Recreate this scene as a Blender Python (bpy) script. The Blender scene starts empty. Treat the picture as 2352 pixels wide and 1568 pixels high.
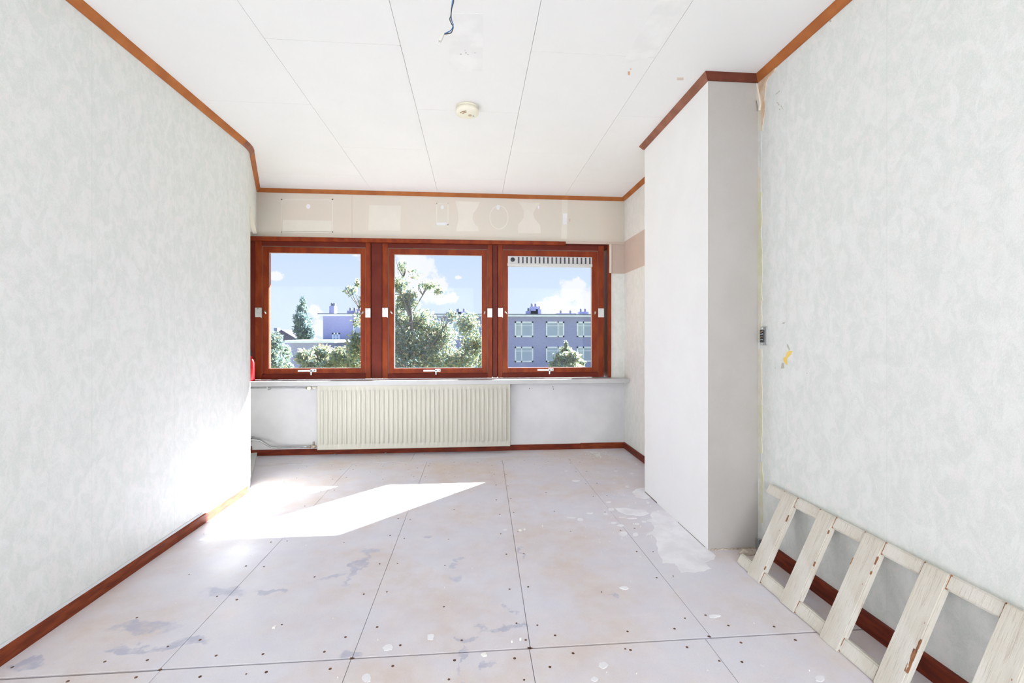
import bpy, bmesh, math, random
import numpy as np
from mathutils import Vector, Matrix
rnd = random.Random(7)
S = bpy.context.scene
COL = S.collection

# ------------------------------------------------------------------ camera
F = 1053.0; TH = math.atan(88 / F); HC = 1.11; H = 2.45
cam = bpy.data.cameras.new('camera'); camo = bpy.data.objects.new('camera', cam); COL.objects.link(camo)
cam.sensor_width = 36.0; cam.sensor_fit = 'HORIZONTAL'; cam.lens = 36.0 * F / 2352.0
cam.shift_y = -16 / 2352.0; cam.clip_start = 0.02; cam.clip_end = 500
camo.location = (0, 0, HC); camo.rotation_euler = (math.radians(90), 0, -TH)
S.camera = camo
S.view_settings.view_transform = 'Standard'; S.view_settings.look = 'None'
S.view_settings.gamma = 1.0; S.view_settings.use_curve_mapping = False
S.view_settings.exposure = 1.12
try:
    S.cycles.max_bounces = 12; S.cycles.diffuse_bounces = 7; S.cycles.adaptive_threshold = .02; S.cycles.transparent_max_bounces = 16
    S.cycles.sample_clamp_indirect = 40.0; S.cycles.caustics_reflective = False; S.cycles.caustics_refractive = False
except Exception: pass

# surveying helpers: photo pixel -> real point on a known plane of the room or street
FW = Vector((math.sin(TH), math.cos(TH), 0)); RT = Vector((math.cos(TH), -math.sin(TH), 0)); CC = Vector((0, 0, HC))
def ray(u, v): return FW + RT * ((u - 1176) / F) + Vector((0, 0, 1)) * ((768 - v) / F)
def on_z(u, v, z=0.0): d = ray(u, v); return CC + d * ((z - HC) / d.z)
def on_x(u, v, x): d = ray(u, v); return CC + d * (x / d.x)
def on_y(u, v, y): d = ray(u, v); return CC + d * (y / d.y)

# ------------------------------------------------------------------ node helpers
class NT:
    def __init__(s, tree): s.t = tree; s.n = tree.nodes; s.l = tree.links
    def node(s, typ, **kw):
        nd = s.n.new(typ)
        for k, v in kw.items():
            if k.startswith('i_'):
                key = k[2:]; key = int(key) if key.isdigit() else key.replace('_', ' ')
                if hasattr(v, 'links') or hasattr(v, 'is_linked'): s.l.new(v, nd.inputs[key])
                else: nd.inputs[key].default_value = v
            else: setattr(nd, k, v)
        return nd
    def math(s, op, a, b=None, c=None, clamp=False):
        nd = s.n.new('ShaderNodeMath'); nd.operation = op; nd.use_clamp = clamp
        for i, v in enumerate((a, b, c)):
            if v is None: continue
            if hasattr(v, 'is_linked'): s.l.new(v, nd.inputs[i])
            else: nd.inputs[i].default_value = v
        return nd.outputs[0]
    def mix(s, f, a, b, typ='MIX'):
        nd = s.n.new('ShaderNodeMix'); nd.data_type = 'RGBA'; nd.blend_type = typ
        for i, v in ((0, f), (6, a), (7, b)):
            if hasattr(v, 'is_linked'): s.l.new(v, nd.inputs[i])
            else: nd.inputs[i].default_value = (tuple(v) + (1,))[:4] if i else v
        return nd.outputs[2]
    def noise(s, vec, scale, detail=3, rough=.5, dist=0.0):
        return s.node('ShaderNodeTexNoise', i_Vector=vec, i_Scale=scale, i_Detail=detail, i_Roughness=rough, i_Distortion=dist).outputs[0]
    def smooth(s, v, a, b, c=0.0, d=1.0):
        nd = s.n.new('ShaderNodeMapRange'); nd.interpolation_type = 'SMOOTHSTEP'
        s.l.new(v, nd.inputs[0])
        for i, x in enumerate((a, b, c, d)): nd.inputs[i + 1].default_value = x
        return nd.outputs[0]

def new_mat(name):
    m = bpy.data.materials.new(name); m.use_nodes = True
    t = NT(m.node_tree); b = m.node_tree.nodes['Principled BSDF']
    return m, t, b
def pm(name, c1, c2=None, scale=8, rough=.6, bump=0.0, bscale=60, metal=0.0, stretch=None, spec=.5):
    m, t, b = new_mat(name)
    b.inputs['Roughness'].default_value = rough; b.inputs['Metallic'].default_value = metal
    b.inputs['Specular IOR Level'].default_value = spec
    pos = t.node('ShaderNodeNewGeometry').outputs['Position']
    if stretch: pos = t.node('ShaderNodeMapping', i_Vector=pos, i_Scale=stretch).outputs[0]
    if c2 is None: c2 = tuple(x * .93 for x in c1)
    nz = t.smooth(t.noise(pos, scale, 4, .55), .35, .65)
    t.l.new(t.mix(nz, c1, c2), b.inputs['Base Color'])
    if bump:
        bn = t.node('ShaderNodeBump', i_Strength=bump, i_Distance=.004, i_Height=t.noise(pos, bscale, 4, .6))
        t.l.new(bn.outputs[0], b.inputs['Normal'])
    return m

# ------------------------------------------------------------------ world, sun, rear fill
SUN_EL = math.atan(.609)
sd = bpy.data.lights.new('sun', 'SUN'); so = bpy.data.objects.new('sun', sd); COL.objects.link(so)
sd.energy = 29.0; sd.angle = math.radians(.5); sd.color = (.94, .975, 1.0)
sdir = Vector((-math.cos(SUN_EL) * .7080, -math.cos(SUN_EL) * .7062, -math.sin(SUN_EL)))
so.rotation_euler = sdir.to_track_quat('-Z', 'Y').to_euler(); so.location = (10, 14, 12)

w = bpy.data.worlds.new('sky'); S.world = w; w.use_nodes = True
t = NT(w.node_tree); w.node_tree.nodes.clear()
gen = t.node('ShaderNodeTexCoord').outputs['Generated']
sep = t.node('ShaderNodeSeparateXYZ', i_Vector=gen)
grad = t.smooth(sep.outputs[2], -.02, .55)
skyc = t.mix(grad, (.74, .845, .965), (.30, .50, .86))
wn = t.noise(gen, 30.0, 7, .68)
wob = t.math('MULTIPLY', t.math('SUBTRACT', wn, .5), 2.6)
mask = None
clouds = [(952, 622, 44, 38), (980, 662, 44, 32), (1018, 685, 32, 14), (930, 655, 34, 36), (1312, 672, 40, 30), (1345, 690, 40, 34),
          (1240, 706, 24, 16), (1280, 700, 40, 20), (1310, 712, 70, 14), (632, 634, 14, 9), (724, 716, 14, 16), (738, 752, 26, 20), (1052, 637, 8, 5),
          (1440, 660, 60, 40), (860, 560, 60, 40), (500, 700, 70, 40)]
for (u, v, ru, rv) in clouds:
    d = ray(u, v).normalized()
    sub = t.node('ShaderNodeVectorMath', operation='SUBTRACT', i_0=gen, i_1=d).outputs[0]
    sc = t.node('ShaderNodeVectorMath', operation='MULTIPLY', i_0=sub, i_1=(F / ru, F / ru, F / rv)).outputs[0]
    ln = t.node('ShaderNodeVectorMath', operation='LENGTH', i_0=sc).outputs['Value']
    k = t.math('SUBTRACT', 1.15, ln)
    mask = k if mask is None else t.math('MAXIMUM', mask, k)
mask = t.smooth(t.math('ADD', mask, wob), .02, .42)
gen_c = t.smooth(t.noise(t.node('ShaderNodeMapping', i_Vector=gen, i_Scale=(1, 1, 2.4)).outputs[0], 2.6, 6, .6), .56, .72, 0, .75)
mask = t.math('MAXIMUM', mask, t.math('MULTIPLY', gen_c, t.smooth(sep.outputs[2], .14, .4)))
shade = t.mix(t.noise(gen, 22.0, 4, .6), (.99, .965, .93), (.90, .93, .97))
skyc = t.mix(mask, skyc, shade)
ground = t.mix(t.smooth(sep.outputs[2], -.12, -.01), (.35, .36, .33), skyc)
bg = t.node('ShaderNodeBackground', i_Color=ground, i_Strength=0.49)
wo = t.node('ShaderNodeOutputWorld'); t.l.new(bg.outputs[0], wo.inputs[0])

def area(name, loc, rot, sx, sy, power, color):
    l = bpy.data.lights.new(name, 'AREA'); l.shape = 'RECTANGLE'; l.size = sx; l.size_y = sy; l.energy = power; l.color = color
    o = bpy.data.objects.new(name, l); COL.objects.link(o); o.location = loc; o.rotation_euler = rot; return o
# added fill light behind the camera, brightening the near half of the room
area('rear_fill', (0.0, -2.62, 1.2), (math.radians(-90), 0, math.radians(180)), 2.5, 2.1, 60.0, (.97, .985, 1.0))

# ------------------------------------------------------------------ mesh helpers
def link(name, me, mats=None, parent=None, smooth=False):
    o = bpy.data.objects.new(name, me); COL.objects.link(o)
    if mats:
        for m in (mats if isinstance(mats, (list, tuple)) else [mats]):
            if m.name not in [x.name for x in me.materials]: me.materials.append(m)
    if smooth:
        for p in me.polygons: p.use_smooth = True
    if parent is not None: put(o, parent)
    return o
def put(o, parent):
    o.parent = parent
    o.matrix_parent_inverse = Matrix.Identity(4)
    p = parent; off = Vector((0, 0, 0))
    while p is not None: off += Vector(p.location); p = p.parent
    o.location = Vector(o.location) - off
def tag(o, label=None, cat=None, group=None, kind=None):
    if label: o['label'] = label
    if cat: o['category'] = cat
    if group: o['group'] = group
    if kind: o['kind'] = kind
    return o
def empty(name, loc, label=None, cat=None, group=None, kind=None):
    o = bpy.data.objects.new(name, None); COL.objects.link(o); o.location = loc; o.empty_display_size = .05
    return tag(o, label, cat, group, kind)
def bm_mesh(bm, name='m'):
    bmesh.ops.recalc_face_normals(bm, faces=bm.faces[:])
    me = bpy.data.meshes.new(name); bm.to_mesh(me); bm.free(); return me
def add_box(bm, a, b, bev=0.0, mat=0):
    vs = [bm.verts.new((x, y, z)) for x in (a[0], b[0]) for y in (a[1], b[1]) for z in (a[2], b[2])]
    fs = [(0, 1, 3, 2), (4, 6, 7, 5), (0, 4, 5, 1), (2, 3, 7, 6), (0, 2, 6, 4), (1, 5, 7, 3)]
    fc = [bm.faces.new([vs[i] for i in f]) for f in fs]
    for f in fc: f.material_index = mat
    if bev:
        es = list({e for f in fc for e in f.edges})
        bmesh.ops.bevel(bm, geom=es, offset=bev, segments=2, affect='EDGES', profile=.6)
def box(name, a, b, mat, parent=None, bev=0.0):
    bm = bmesh.new(); add_box(bm, a, b, bev); return link(name, bm_mesh(bm, name), mat, parent)
def boxes(name, lst, mat, parent=None, bev=0.0):
    bm = bmesh.new()
    for a, b in lst: add_box(bm, a, b, bev)
    return link(name, bm_mesh(bm, name), mat, parent)
def prism(name, pts, z0, z1, mat, parent=None, axis='z'):
    """closed outline extruded: axis z -> (x,y); y -> (x,z) ; x -> (y,z)"""
    bm = bmesh.new()
    def mk(p, h): return {'z': (p[0], p[1], h), 'y': (p[0], h, p[1]), 'x': (h, p[0], p[1])}[axis]
    lo = [bm.verts.new(mk(p, z0)) for p in pts]; hi = [bm.verts.new(mk(p, z1)) for p in pts]
    bm.faces.new(lo); bm.faces.new(hi); n = len(pts)
    for i in range(n): bm.faces.new((lo[i], lo[(i + 1) % n], hi[(i + 1) % n], hi[i]))
    return link(name, bm_mesh(bm, name), mat, parent)
def ring(name, x0, x1, z0, z1, prof, mat, parent=None):
    """profile (inset, y) swept with mitres round a rectangle in the XZ plane"""
    bm = bmesh.new(); loops = []
    for sx, sz in ((0, 0), (1, 0), (1, 1), (0, 1)):
        loops.append([bm.verts.new(((x1 - i) if sx else (x0 + i), y, (z1 - i) if sz else (z0 + i))) for i, y in prof])
    n = len(prof)
    for k in range(4):
        a, b = loops[k], loops[(k + 1) % 4]
        for i in range(n): bm.faces.new((a[i], a[(i + 1) % n], b[(i + 1) % n], b[i]))
    return link(name, bm_mesh(bm, name), mat, parent)
def sweep(name, path, prof, mat, parent=None, pre=None, post=None):
    """profile (offset to the left of travel, z) swept along a plan polyline with mitres"""
    bm = bmesh.new(); P = [Vector(p) for p in path]; n = len(P); secs = []
    for i in range(n):
        d0 = (P[i] - P[i - 1]).normalized() if i > 0 else ((P[0] - Vector(pre)).normalized() if pre else (P[1] - P[0]).normalized())
        d1 = (P[i + 1] - P[i]).normalized() if i < n - 1 else ((Vector(post) - P[i]).normalized() if post else d0)
        n0 = Vector((-d0.y, d0.x)); n1 = Vector((-d1.y, d1.x)); m = (n0 + n1).normalized(); k = 1 / max(.3, m.dot(n0))
        secs.append([bm.verts.new((P[i].x + m.x * k * o, P[i].y + m.y * k * o, z)) for o, z in prof])
    q = len(prof)
    for a, b in zip(secs, secs[1:]):
        for i in range(q): bm.faces.new((a[i], a[(i + 1) % q], b[(i + 1) % q], b[i]))
    bm.faces.new(secs[0]); bm.faces.new(secs[-1])
    return link(name, bm_mesh(bm, name), mat, parent)
def add_tube(bm, pts, radii, seg=10, mat=0):
    P = [Vector(p) for p in pts]; n = len(P)
    if not isinstance(radii, (list, tuple)): radii = [radii] * n
    up = None; rings = []
    for i in range(n):
        d = (P[min(i + 1, n - 1)] - P[max(i - 1, 0)]).normalized()
        if up is None: up = d.orthogonal().normalized()
        up = (up - d * up.dot(d)).normalized(); s = d.cross(up)
        rings.append([bm.verts.new(P[i] + (up * math.cos(2 * math.pi * j / seg) + s * math.sin(2 * math.pi * j / seg)) * radii[i]) for j in range(seg)])
    for a, b in zip(rings, rings[1:]):
        for j in range(seg):
            f = bm.faces.new((a[j], a[(j + 1) % seg], b[(j + 1) % seg], b[j])); f.smooth = True; f.material_index = mat
    for r in (rings[0], rings[-1]):
        f = bm.faces.new(r); f.material_index = mat
def smooth_pts(pts, k=6):
    P = [Vector(p) for p in pts]; out = []
    for i in range(len(P) - 1):
        p0, p1, p2, p3 = P[max(i - 1, 0)], P[i], P[i + 1], P[min(i + 2, len(P) - 1)]
        for j in range(k):
            s = j / k
            out.append(.5 * ((2 * p1) + (p2 - p0) * s + (2 * p0 - 5 * p1 + 4 * p2 - p3) * s * s + (3 * p1 - p0 - 3 * p2 + p3) * s ** 3))
    out.append(P[-1]); return out
def tube(name, pts, r, mat, parent=None, seg=10):
    bm = bmesh.new(); add_tube(bm, pts, r, seg); return link(name, bm_mesh(bm, name), mat, parent)
def lathe(name, prof, mat, parent=None, seg=32, loc=(0, 0, 0), axis='z'):
    bm = bmesh.new(); rings = []
    for r, z in prof:
        if r < 1e-5: rings.append([bm.verts.new((0, 0, z))])
        else: rings.append([bm.verts.new((r * math.cos(2 * math.pi * j / seg), r * math.sin(2 * math.pi * j / seg), z)) for j in range(seg)])
    for a, b in zip(rings, rings[1:]):
        for j in range(seg):
            q = [a[j % len(a)], a[(j + 1) % len(a)], b[(j + 1) % len(b)], b[j % len(b)]]
            q = list(dict.fromkeys(q))
            if len(q) > 2:
                f = bm.faces.new(q); f.smooth = True
    if axis == 'x': bmesh.ops.rotate(bm, verts=bm.verts[:], matrix=Matrix.Rotation(math.radians(90), 3, 'Y'))
    if axis == 'y': bmesh.ops.rotate(bm, verts=bm.verts[:], matrix=Matrix.Rotation(math.radians(-90), 3, 'X'))
    bmesh.ops.translate(bm, verts=bm.verts[:], vec=loc)
    return link(name, bm_mesh(bm, name), mat, parent)

# ------------------------------------------------------------------ materials
def wallpaper(name, a=(.635, .665, .64), b=(.745, .72, .71), c=(.715, .732, .718), seams=True):
    m, t, bs = new_mat(name); pos = t.node('ShaderNodeNewGeometry').outputs['Position']
    p2 = t.node('ShaderNodeMapping', i_Vector=pos, i_Scale=(1.25, 1.25, .8)).outputs[0]
    n1 = t.smooth(t.noise(p2, 16, 4, .65, .8), .38, .66)
    off = t.node('ShaderNodeMapping', i_Vector=p2, i_Location=(7, 3, 5)).outputs[0]
    n2 = t.smooth(t.noise(off, 19, 4, .65, .8), .48, .68)
    col = t.mix(n1, a, c); col = t.mix(t.math('MULTIPLY', n2, .75), col, b)
    fib = t.noise(t.node('ShaderNodeMapping', i_Vector=pos, i_Scale=(1.6, 1.6, .9)).outputs[0], 44, 4, .6, 2.8)
    fm = t.smooth(t.math('ABSOLUTE', t.math('SUBTRACT', fib, .5)), 0, .035, 1, 0)
    col = t.mix(t.math('MULTIPLY', fm, .38), col, (.86, .87, .86))
    if seams:
        sp = t.node('ShaderNodeSeparateXYZ', i_Vector=pos)
        fr = t.math('ABSOLUTE', t.math('SUBTRACT', t.math('FRACT', t.math('MULTIPLY', t.math('ADD', sp.outputs[1], .33), 1 / .53)), .5))
        ln = t.smooth(fr, 0, .0035, 1, 0)
        col = t.mix(t.math('MULTIPLY', ln, .28), col, (.42, .44, .42))
    t.l.new(col, bs.inputs['Base Color']); bs.inputs['Roughness'].default_value = .62
    bn = t.node('ShaderNodeBump', i_Strength=.22, i_Distance=.002, i_Height=fib); t.l.new(bn.outputs[0], bs.inputs['Normal'])
    return m
M = {}
M['paper'] = wallpaper('pale green silk wallpaper')
M['paper_bay'] = wallpaper('faded bay wallpaper', (.72, .74, .70), (.81, .80, .77), (.79, .80, .77), seams=False)
M['ceil'] = pm('white ceiling board', (.80, .80, .795), (.785, .785, .78), 2.5, .75)
M['ceil2'] = pm('white ceiling board cool', (.79, .79, .785), (.80, .80, .795), 3.1, .75)
M['dark'] = pm('dark joint', (.16, .14, .12), None, 9, .9)
M['gap'] = pm('dark brown joint', (.05, .028, .018), None, 9, .95)
M['jointgrey'] = pm('grey ceiling joint', (.38, .36, .33), None, 9, .9)
M['white'] = pm('white skim plaster', (.84, .845, .85), (.82, .82, .825), 3, .7, .05, 90)
M['shaded_grey_plaster'] = pm('grey plaster with painted shade', (.41, .385, .365), (.43, .41, .392), 5, .85, .25, 160)  # bare plaster tone, darkened further to imitate shade on the near face
M['under'] = pm('white painted wall under sill', (.69, .69, .705), (.62, .62, .64), 3.2, .7, .1, 70)
M['beige'] = pm('beige painted lintel', (.66, .595, .52), (.635, .60, .525), 3.0, .65, .06, 50)
M['beige_light'] = pm('unfaded beige paint', (.715, .68, .61), (.69, .655, .585), 6, .65)
M['beige_pink'] = pm('pink beige band', (.60, .49, .425), (.57, .47, .405), 7, .75, .1, 60)
M['wood'] = pm('mahogany stain', (.255, .048, .014), (.19, .03, .012), 5, .42, .05, 90, stretch=(3, 3, 1), spec=.12)
M['wood_deep'] = pm('mahogany frame', (.15, .028, .018), (.12, .02, .014), 5, .42, .05, 90, spec=.12)
M['wood_base'] = pm('mahogany baseboard', (.185, .032, .014), (.105, .018, .010), 9, .42, .08, 60, stretch=(1, 1, 6), spec=.12)
M['wood_base2'] = pm('lighter mahogany baseboard', (.23, .05, .018), (.14, .028, .012), 9, .42, .08, 60, stretch=(1, 1, 6), spec=.12)
M['cornice'] = pm('teak cornice', (.42, .145, .045), (.34, .11, .034), 7, .45, .05, 60, spec=.12)
M['cornice_dark'] = pm('dark teak cornice', (.16, .045, .028), (.12, .035, .022), 7, .45, .05, 60, spec=.12)
M['cornice_pink'] = pm('worn teak cornice', (.30, .115, .075), (.22, .08, .05), 12, .5, .05, 60, spec=.25)
M['sill'] = pm('white sill board', (.53, .535, .54), (.50, .505, .51), 6, .5, spec=.3)
M['radiator'] = pm('cream enamel', (.555, .54, .475), (.54, .525, .46), 3, .42, spec=.3)
M['metal'] = pm('galvanised pipe', (.52, .54, .55), (.42, .44, .45), 25, .35, metal=.75)
M['silver'] = pm('silver fitting', (.74, .75, .74), (.64, .65, .65), 25, .38, metal=.35)
M['brass'] = pm('dull brass fitting', (.50, .42, .33), (.40, .34, .28), 25, .45, metal=.5)
M['knob'] = pm('ivory plastic', (.83, .79, .66), None, 5, .45)
M['knob_dark'] = pm('brown plastic', (.34, .22, .12), None, 5, .5)
M['black'] = pm('black plastic', (.03, .035, .045), None, 5, .4)
M['navy'] = pm('dark slot', (.05, .055, .075), None, 5, .6)
M['red'] = pm('red plastic', (.72, .03, .03), (.66, .025, .03), 5, .3)
M['blue_wire'] = pm('blue insulation', (.03, .14, .34), None, 5, .45)
M['vent'] = pm('light grey vent', (.60, .60, .60), (.57, .57, .58), 9, .4)
M['debris'] = pm('plaster crumbs', (.56, .49, .41), (.40, .33, .27), 60, .9, .3, 120)
M['chip'] = pm('white paint chip', (.82, .81, .78), None, 20, .7)
M['thresh'] = pm('grey threshold board', (.56, .565, .57), (.50, .505, .51), 8, .6)
M['smear'] = pm('dried plaster smear', (.82, .82, .85), (.74, .73, .76), 9, .8, .2, 80)
M['rust'] = pm('rust hole', (.16, .08, .045), (.07, .035, .02), 40, .9)
M['caulk'] = pm('grey caulk', (.62, .64, .66), None, 9, .7)

# white flaking paint on brown wood, for the slatted frame
m, t, b = new_mat('flaking white paint'); pos = t.node('ShaderNodeNewGeometry').outputs['Position']
obj = t.node('ShaderNodeTexCoord').outputs['Object']
st = t.node('ShaderNodeMapping', i_Vector=obj, i_Scale=(1.0, 2.2, .10)).outputs[0]
grain = t.noise(st, 110, 5, .75)
base = t.mix(t.smooth(t.noise(obj, 7, 3), .35, .65), (.60, .56, .485), (.67, .645, .59))
crk = t.smooth(grain, .36, .46, 1, 0)
base = t.mix(t.math('MULTIPLY', crk, .6), base, (.42, .35, .28))
wear = t.smooth(t.noise(t.node('ShaderNodeMapping', i_Vector=obj, i_Scale=(1, 1, .45)).outputs[0], 26, 4, .6), .70, .715)
base = t.mix(wear, base, (.34, .15, .07))
t.l.new(base, b.inputs['Base Color']); b.inputs['Roughness'].default_value = .55
bn = t.node('ShaderNodeBump', i_Strength=.5, i_Distance=.003, i_Height=grain); t.l.new(bn.outputs[0], b.inputs['Normal'])
M['flake'] = m
M['bare_wood'] = pm('bare brown wood', (.32, .14, .06), (.22, .09, .04), 40, .7)

# dusty window glass: mostly clear, a thin film of dust scatters the sun
m, t, b = new_mat('dusty window glass'); t.n.remove(b)
tr = t.node('ShaderNodeBsdfTransparent', i_Color=(.97, .98, 1, 1)); tl = t.node('ShaderNodeBsdfTranslucent', i_Color=(.80, .88, 1, 1))
gpos = t.node('ShaderNodeNewGeometry').outputs['Position']
dust = t.smooth(t.noise(gpos, 3.5, 5, .6), .3, .75, .0012, .0035)
mx = t.node('ShaderNodeMixShader', i_0=dust); t.l.new(tr.outputs[0], mx.inputs[1]); t.l.new(tl.outputs[0], mx.inputs[2])
t.l.new(mx.outputs[0], t.n['Material Output'].inputs[0]); M['glass'] = m

# hardboard floor with stains and a sky sheen painted into its colour
m, t, b = new_mat('stained hardboard'); pos = t.node('ShaderNodeNewGeometry').outputs['Position']
f1 = t.smooth(t.noise(pos, 1.5, 5, .62), .34, .60); f2 = t.smooth(t.noise(pos, 9, 5, .65), .38, .66)
col = t.mix(f1, (.635, .545, .505), (.65, .635, .70)); col = t.mix(t.math('MULTIPLY', f2, .35), col, (.74, .71, .72))  # lavender tone imitates sky glare on the warm boards
sp = t.noise(pos, 190, 2, .5); col = t.mix(t.math('MULTIPLY', t.smooth(sp, .5, .8), .22), col, (.45, .38, .34))
warp = t.node('ShaderNodeTexNoise', i_Vector=pos, i_Scale=7.0, i_Detail=5.0, i_Roughness=.6).outputs[1]
wv = t.node('ShaderNodeVectorMath', operation='MULTIPLY', i_0=t.node('ShaderNodeVectorMath', operation='SUBTRACT', i_0=warp, i_1=(.5, .5, .5)).outputs[0], i_1=(.26, .26, 0)).outputs[0]
wp = t.node('ShaderNodeVectorMath', operation='ADD', i_0=pos, i_1=wv).outputs[0]
def blobs(lst, lo, hi):
    acc = None
    for (u, v, ru, rv) in lst:
        c = on_z(u, v); rx = ru * (c - CC).dot(FW) / F; a = on_z(u, v - rv); bb = on_z(u, v + rv); ry = (a - bb).length / 2
        q = t.node('ShaderNodeVectorMath', operation='SUBTRACT', i_0=wp, i_1=(c.x, c.y, 0)).outputs[0]
        q = t.node('ShaderNodeVectorMath', operation='MULTIPLY', i_0=q, i_1=(1 / rx, 1 / ry, 0)).outputs[0]
        l = t.node('ShaderNodeVectorMath', operation='LENGTH', i_0=q).outputs['Value']
        k = t.math('SUBTRACT', 1.2, l)
        acc = k if acc is None else t.math('MAXIMUM', acc, k)
    return t.smooth(acc, lo, hi)
blue = [(330, 1440, 85, 14), (430, 1475, 70, 9), (520, 1360, 60, 10), (300, 1488, 60, 8), (818, 1300, 10, 45), (850, 1265, 26, 7), (1042, 1327, 22, 8),
        (1040, 1292, 22, 5), (1062, 1282, 10, 4), (978, 1232, 10, 4), (1060, 1462, 24, 7), (1160, 1440, 60, 7), (1055, 1560, 28, 7), (1125, 1535, 14, 12),
        (1060, 1505, 6, 25), (1410, 1370, 14, 5), (80, 1515, 35, 8), (760, 1325, 30, 6), (1190, 1265, 6, 14), (1170, 1400, 10, 4), (830, 1500, 30, 12), (640, 1350, 30, 6)]
mb = blobs(blue, .05, .55)
col = t.mix(t.math('MULTIPLY', t.math('MULTIPLY', mb, t.smooth(t.noise(pos, 22, 4, .6), .3, .6, .35, 1)), .62), col, (.34, .36, .49))
milk_sheen = [(1150, 1170, 330, 45), (950, 1330, 330, 60), (560, 1330, 180, 30), (1300, 1140, 75, 28), (1450, 1130, 60, 60), (1500, 1190, 60, 45), (1330, 1200, 120, 50), (1560, 1260, 60, 55), (600, 1260, 130, 14), (1010, 1180, 150, 30), (1380, 1330, 60, 10), (900, 1250, 150, 25)]  # milky stains, plus broad blobs painting the sky's sheen across the middle
mm = blobs(milk_sheen, 0, 1.0)
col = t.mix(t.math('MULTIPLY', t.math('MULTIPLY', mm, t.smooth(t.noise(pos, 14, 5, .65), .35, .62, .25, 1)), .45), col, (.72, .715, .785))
scr = t.smooth(t.math('ABSOLUTE', t.math('SUBTRACT', t.noise(pos, 5.5, 2, .5, 1.8), .5)), 0, .0028, 1, 0)
scr = t.math('MULTIPLY', scr, t.smooth(t.noise(pos, 3.3, 2), .56, .66))
col = t.mix(t.math('MULTIPLY', scr, .5), col, (.80, .80, .82))
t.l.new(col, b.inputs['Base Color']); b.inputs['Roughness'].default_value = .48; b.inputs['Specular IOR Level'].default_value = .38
t.l.new(t.smooth(t.noise(pos, 4, 4), .3, .7, .42, .60), b.inputs['Roughness'])
bn = t.node('ShaderNodeBump', i_Strength=.08, i_Distance=.002, i_Height=t.noise(pos, 45, 4, .6)); t.l.new(bn.outputs[0], b.inputs['Normal'])
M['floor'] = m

# ------------------------------------------------------------------ room shell
XL, XR, YB, YR = -1.59, 1.475, 4.39, -2.5
BACKY = 4.70          # outer face of the window wall
WX0, WX1, WZ0, WZ1 = -2.07, 1.337, .69, 2.0
floor = box('floor', (-3.35, YR, -.20), (1.62, BACKY, -.012), M['gap'])
tag(floor, 'bare floor of large stained hardboard sheets with plaster smears', 'floor', kind='structure')
g = .0010
def fboard(x0, x1, y0, y1, sk0=0.0, sk1=0.0, n='floor_board'):
    bm = bmesh.new()
    pts = [(x0 + g, y0 + g), (x1 - g, y0 + g), (x1 - g + sk1, y1 - g), (x0 + g + sk0, y1 - g)]
    lo = [bm.verts.new((p[0], p[1], -.012)) for p in pts]; hi = [bm.verts.new((p[0], p[1], 0)) for p in pts]
    bm.faces.new(hi); bm.faces.new(lo)
    for i in range(4): bm.faces.new((lo[i], lo[(i + 1) % 4], hi[(i + 1) % 4], hi[i]))
    bmesh.ops.bevel(bm, geom=[e for e in bm.edges if abs(e.verts[0].co.z) < 1e-6 and abs(e.verts[1].co.z) < 1e-6], offset=.0006, segments=1, affect='EDGES')
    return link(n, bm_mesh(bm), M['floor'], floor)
xs = [-3.3, -1.038, -.416, .200, .868, 1.60]
sk = [0, .006, .010, .052, -.022, 0]
for i in range(5): fboard(xs[i], xs[i + 1], 1.615, 4.055, sk[i], sk[i + 1])
xs2 = [-3.3, -1.032, -.418, .196, .842, 1.60]
for i in range(5): fboard(xs2[i], xs2[i + 1], -.82, 1.6088 if i else 1.606)
fboard(-3.3, 1.60, YR, -.82)
fboard(-3.3, -.55, 4.062, 4.64); fboard(-.55, 1.6, 4.055, 4.15); fboard(-.55, 1.6, 4.153, 4.64)

# screw holes
bm = bmesh.new()
def disc(x, y, r, z=.0006, n=8):
    vs = [bm.verts.new((x + r * math.cos(k * 2 * math.pi / n), y + r * math.sin(k * 2 * math.pi / n), z)) for k in range(n)]
    lo = [bm.verts.new((v.co.x, v.co.y, -.001)) for v in vs]
    bm.faces.new(vs)
    for k in range(n): bm.faces.new((vs[k], vs[(k + 1) % n], lo[(k + 1) % n], lo[k]))
for x in xs[1:-1]:
    for s in (-1, 1):
        y = .95
        while y < 4.0:
            disc(x + s * .045 + rnd.uniform(-.01, .01), y + rnd.uniform(-.03, .03), rnd.uniform(.0038, .0052)); y += .268
for k in range(4):
    xm = (xs[k + 1] + xs[k]) / 2 if k else -1.33
    y = 1.2
    while y < 4.0:
        if rnd.random() < .8: disc(xm + rnd.uniform(-.04, .04), y + rnd.uniform(-.06, .06), rnd.uniform(.003, .0045))
        y += .34
x = -1.5
while x < 1.3:
    disc(x, 1.615 - .045 + rnd.uniform(-.012, .012), .0052)
    disc(x + rnd.uniform(-.05, .05), 1.615 + .05 + rnd.uniform(-.012, .012), .0048)
    disc(x + .1, 4.0 + rnd.uniform(-.03, .03), .004); x += .205
for k in range(60): disc(rnd.uniform(-1.5, 1.3), rnd.uniform(3.6, 4.33), rnd.uniform(.0015, .0035))
o = link('screw_holes', bm_mesh(bm), M['rust'], floor); tag(o, kind='stuff')
# chipped hardboard corners where four sheets meet
for (x, y, r) in ((.198, 1.613, .011), (-.416, 1.613, .009), (-1.036, 1.611, .007), (.862, 1.62, .008)):
    prism('chipped_corner', [(x + r * math.cos(a) * rr, y + r * math.sin(a) * rr * .8) for a, rr in zip([k * math.pi / 5 for k in range(10)], [1, .5] * 5)], -.001, .0007, M['rust'], floor)

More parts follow.
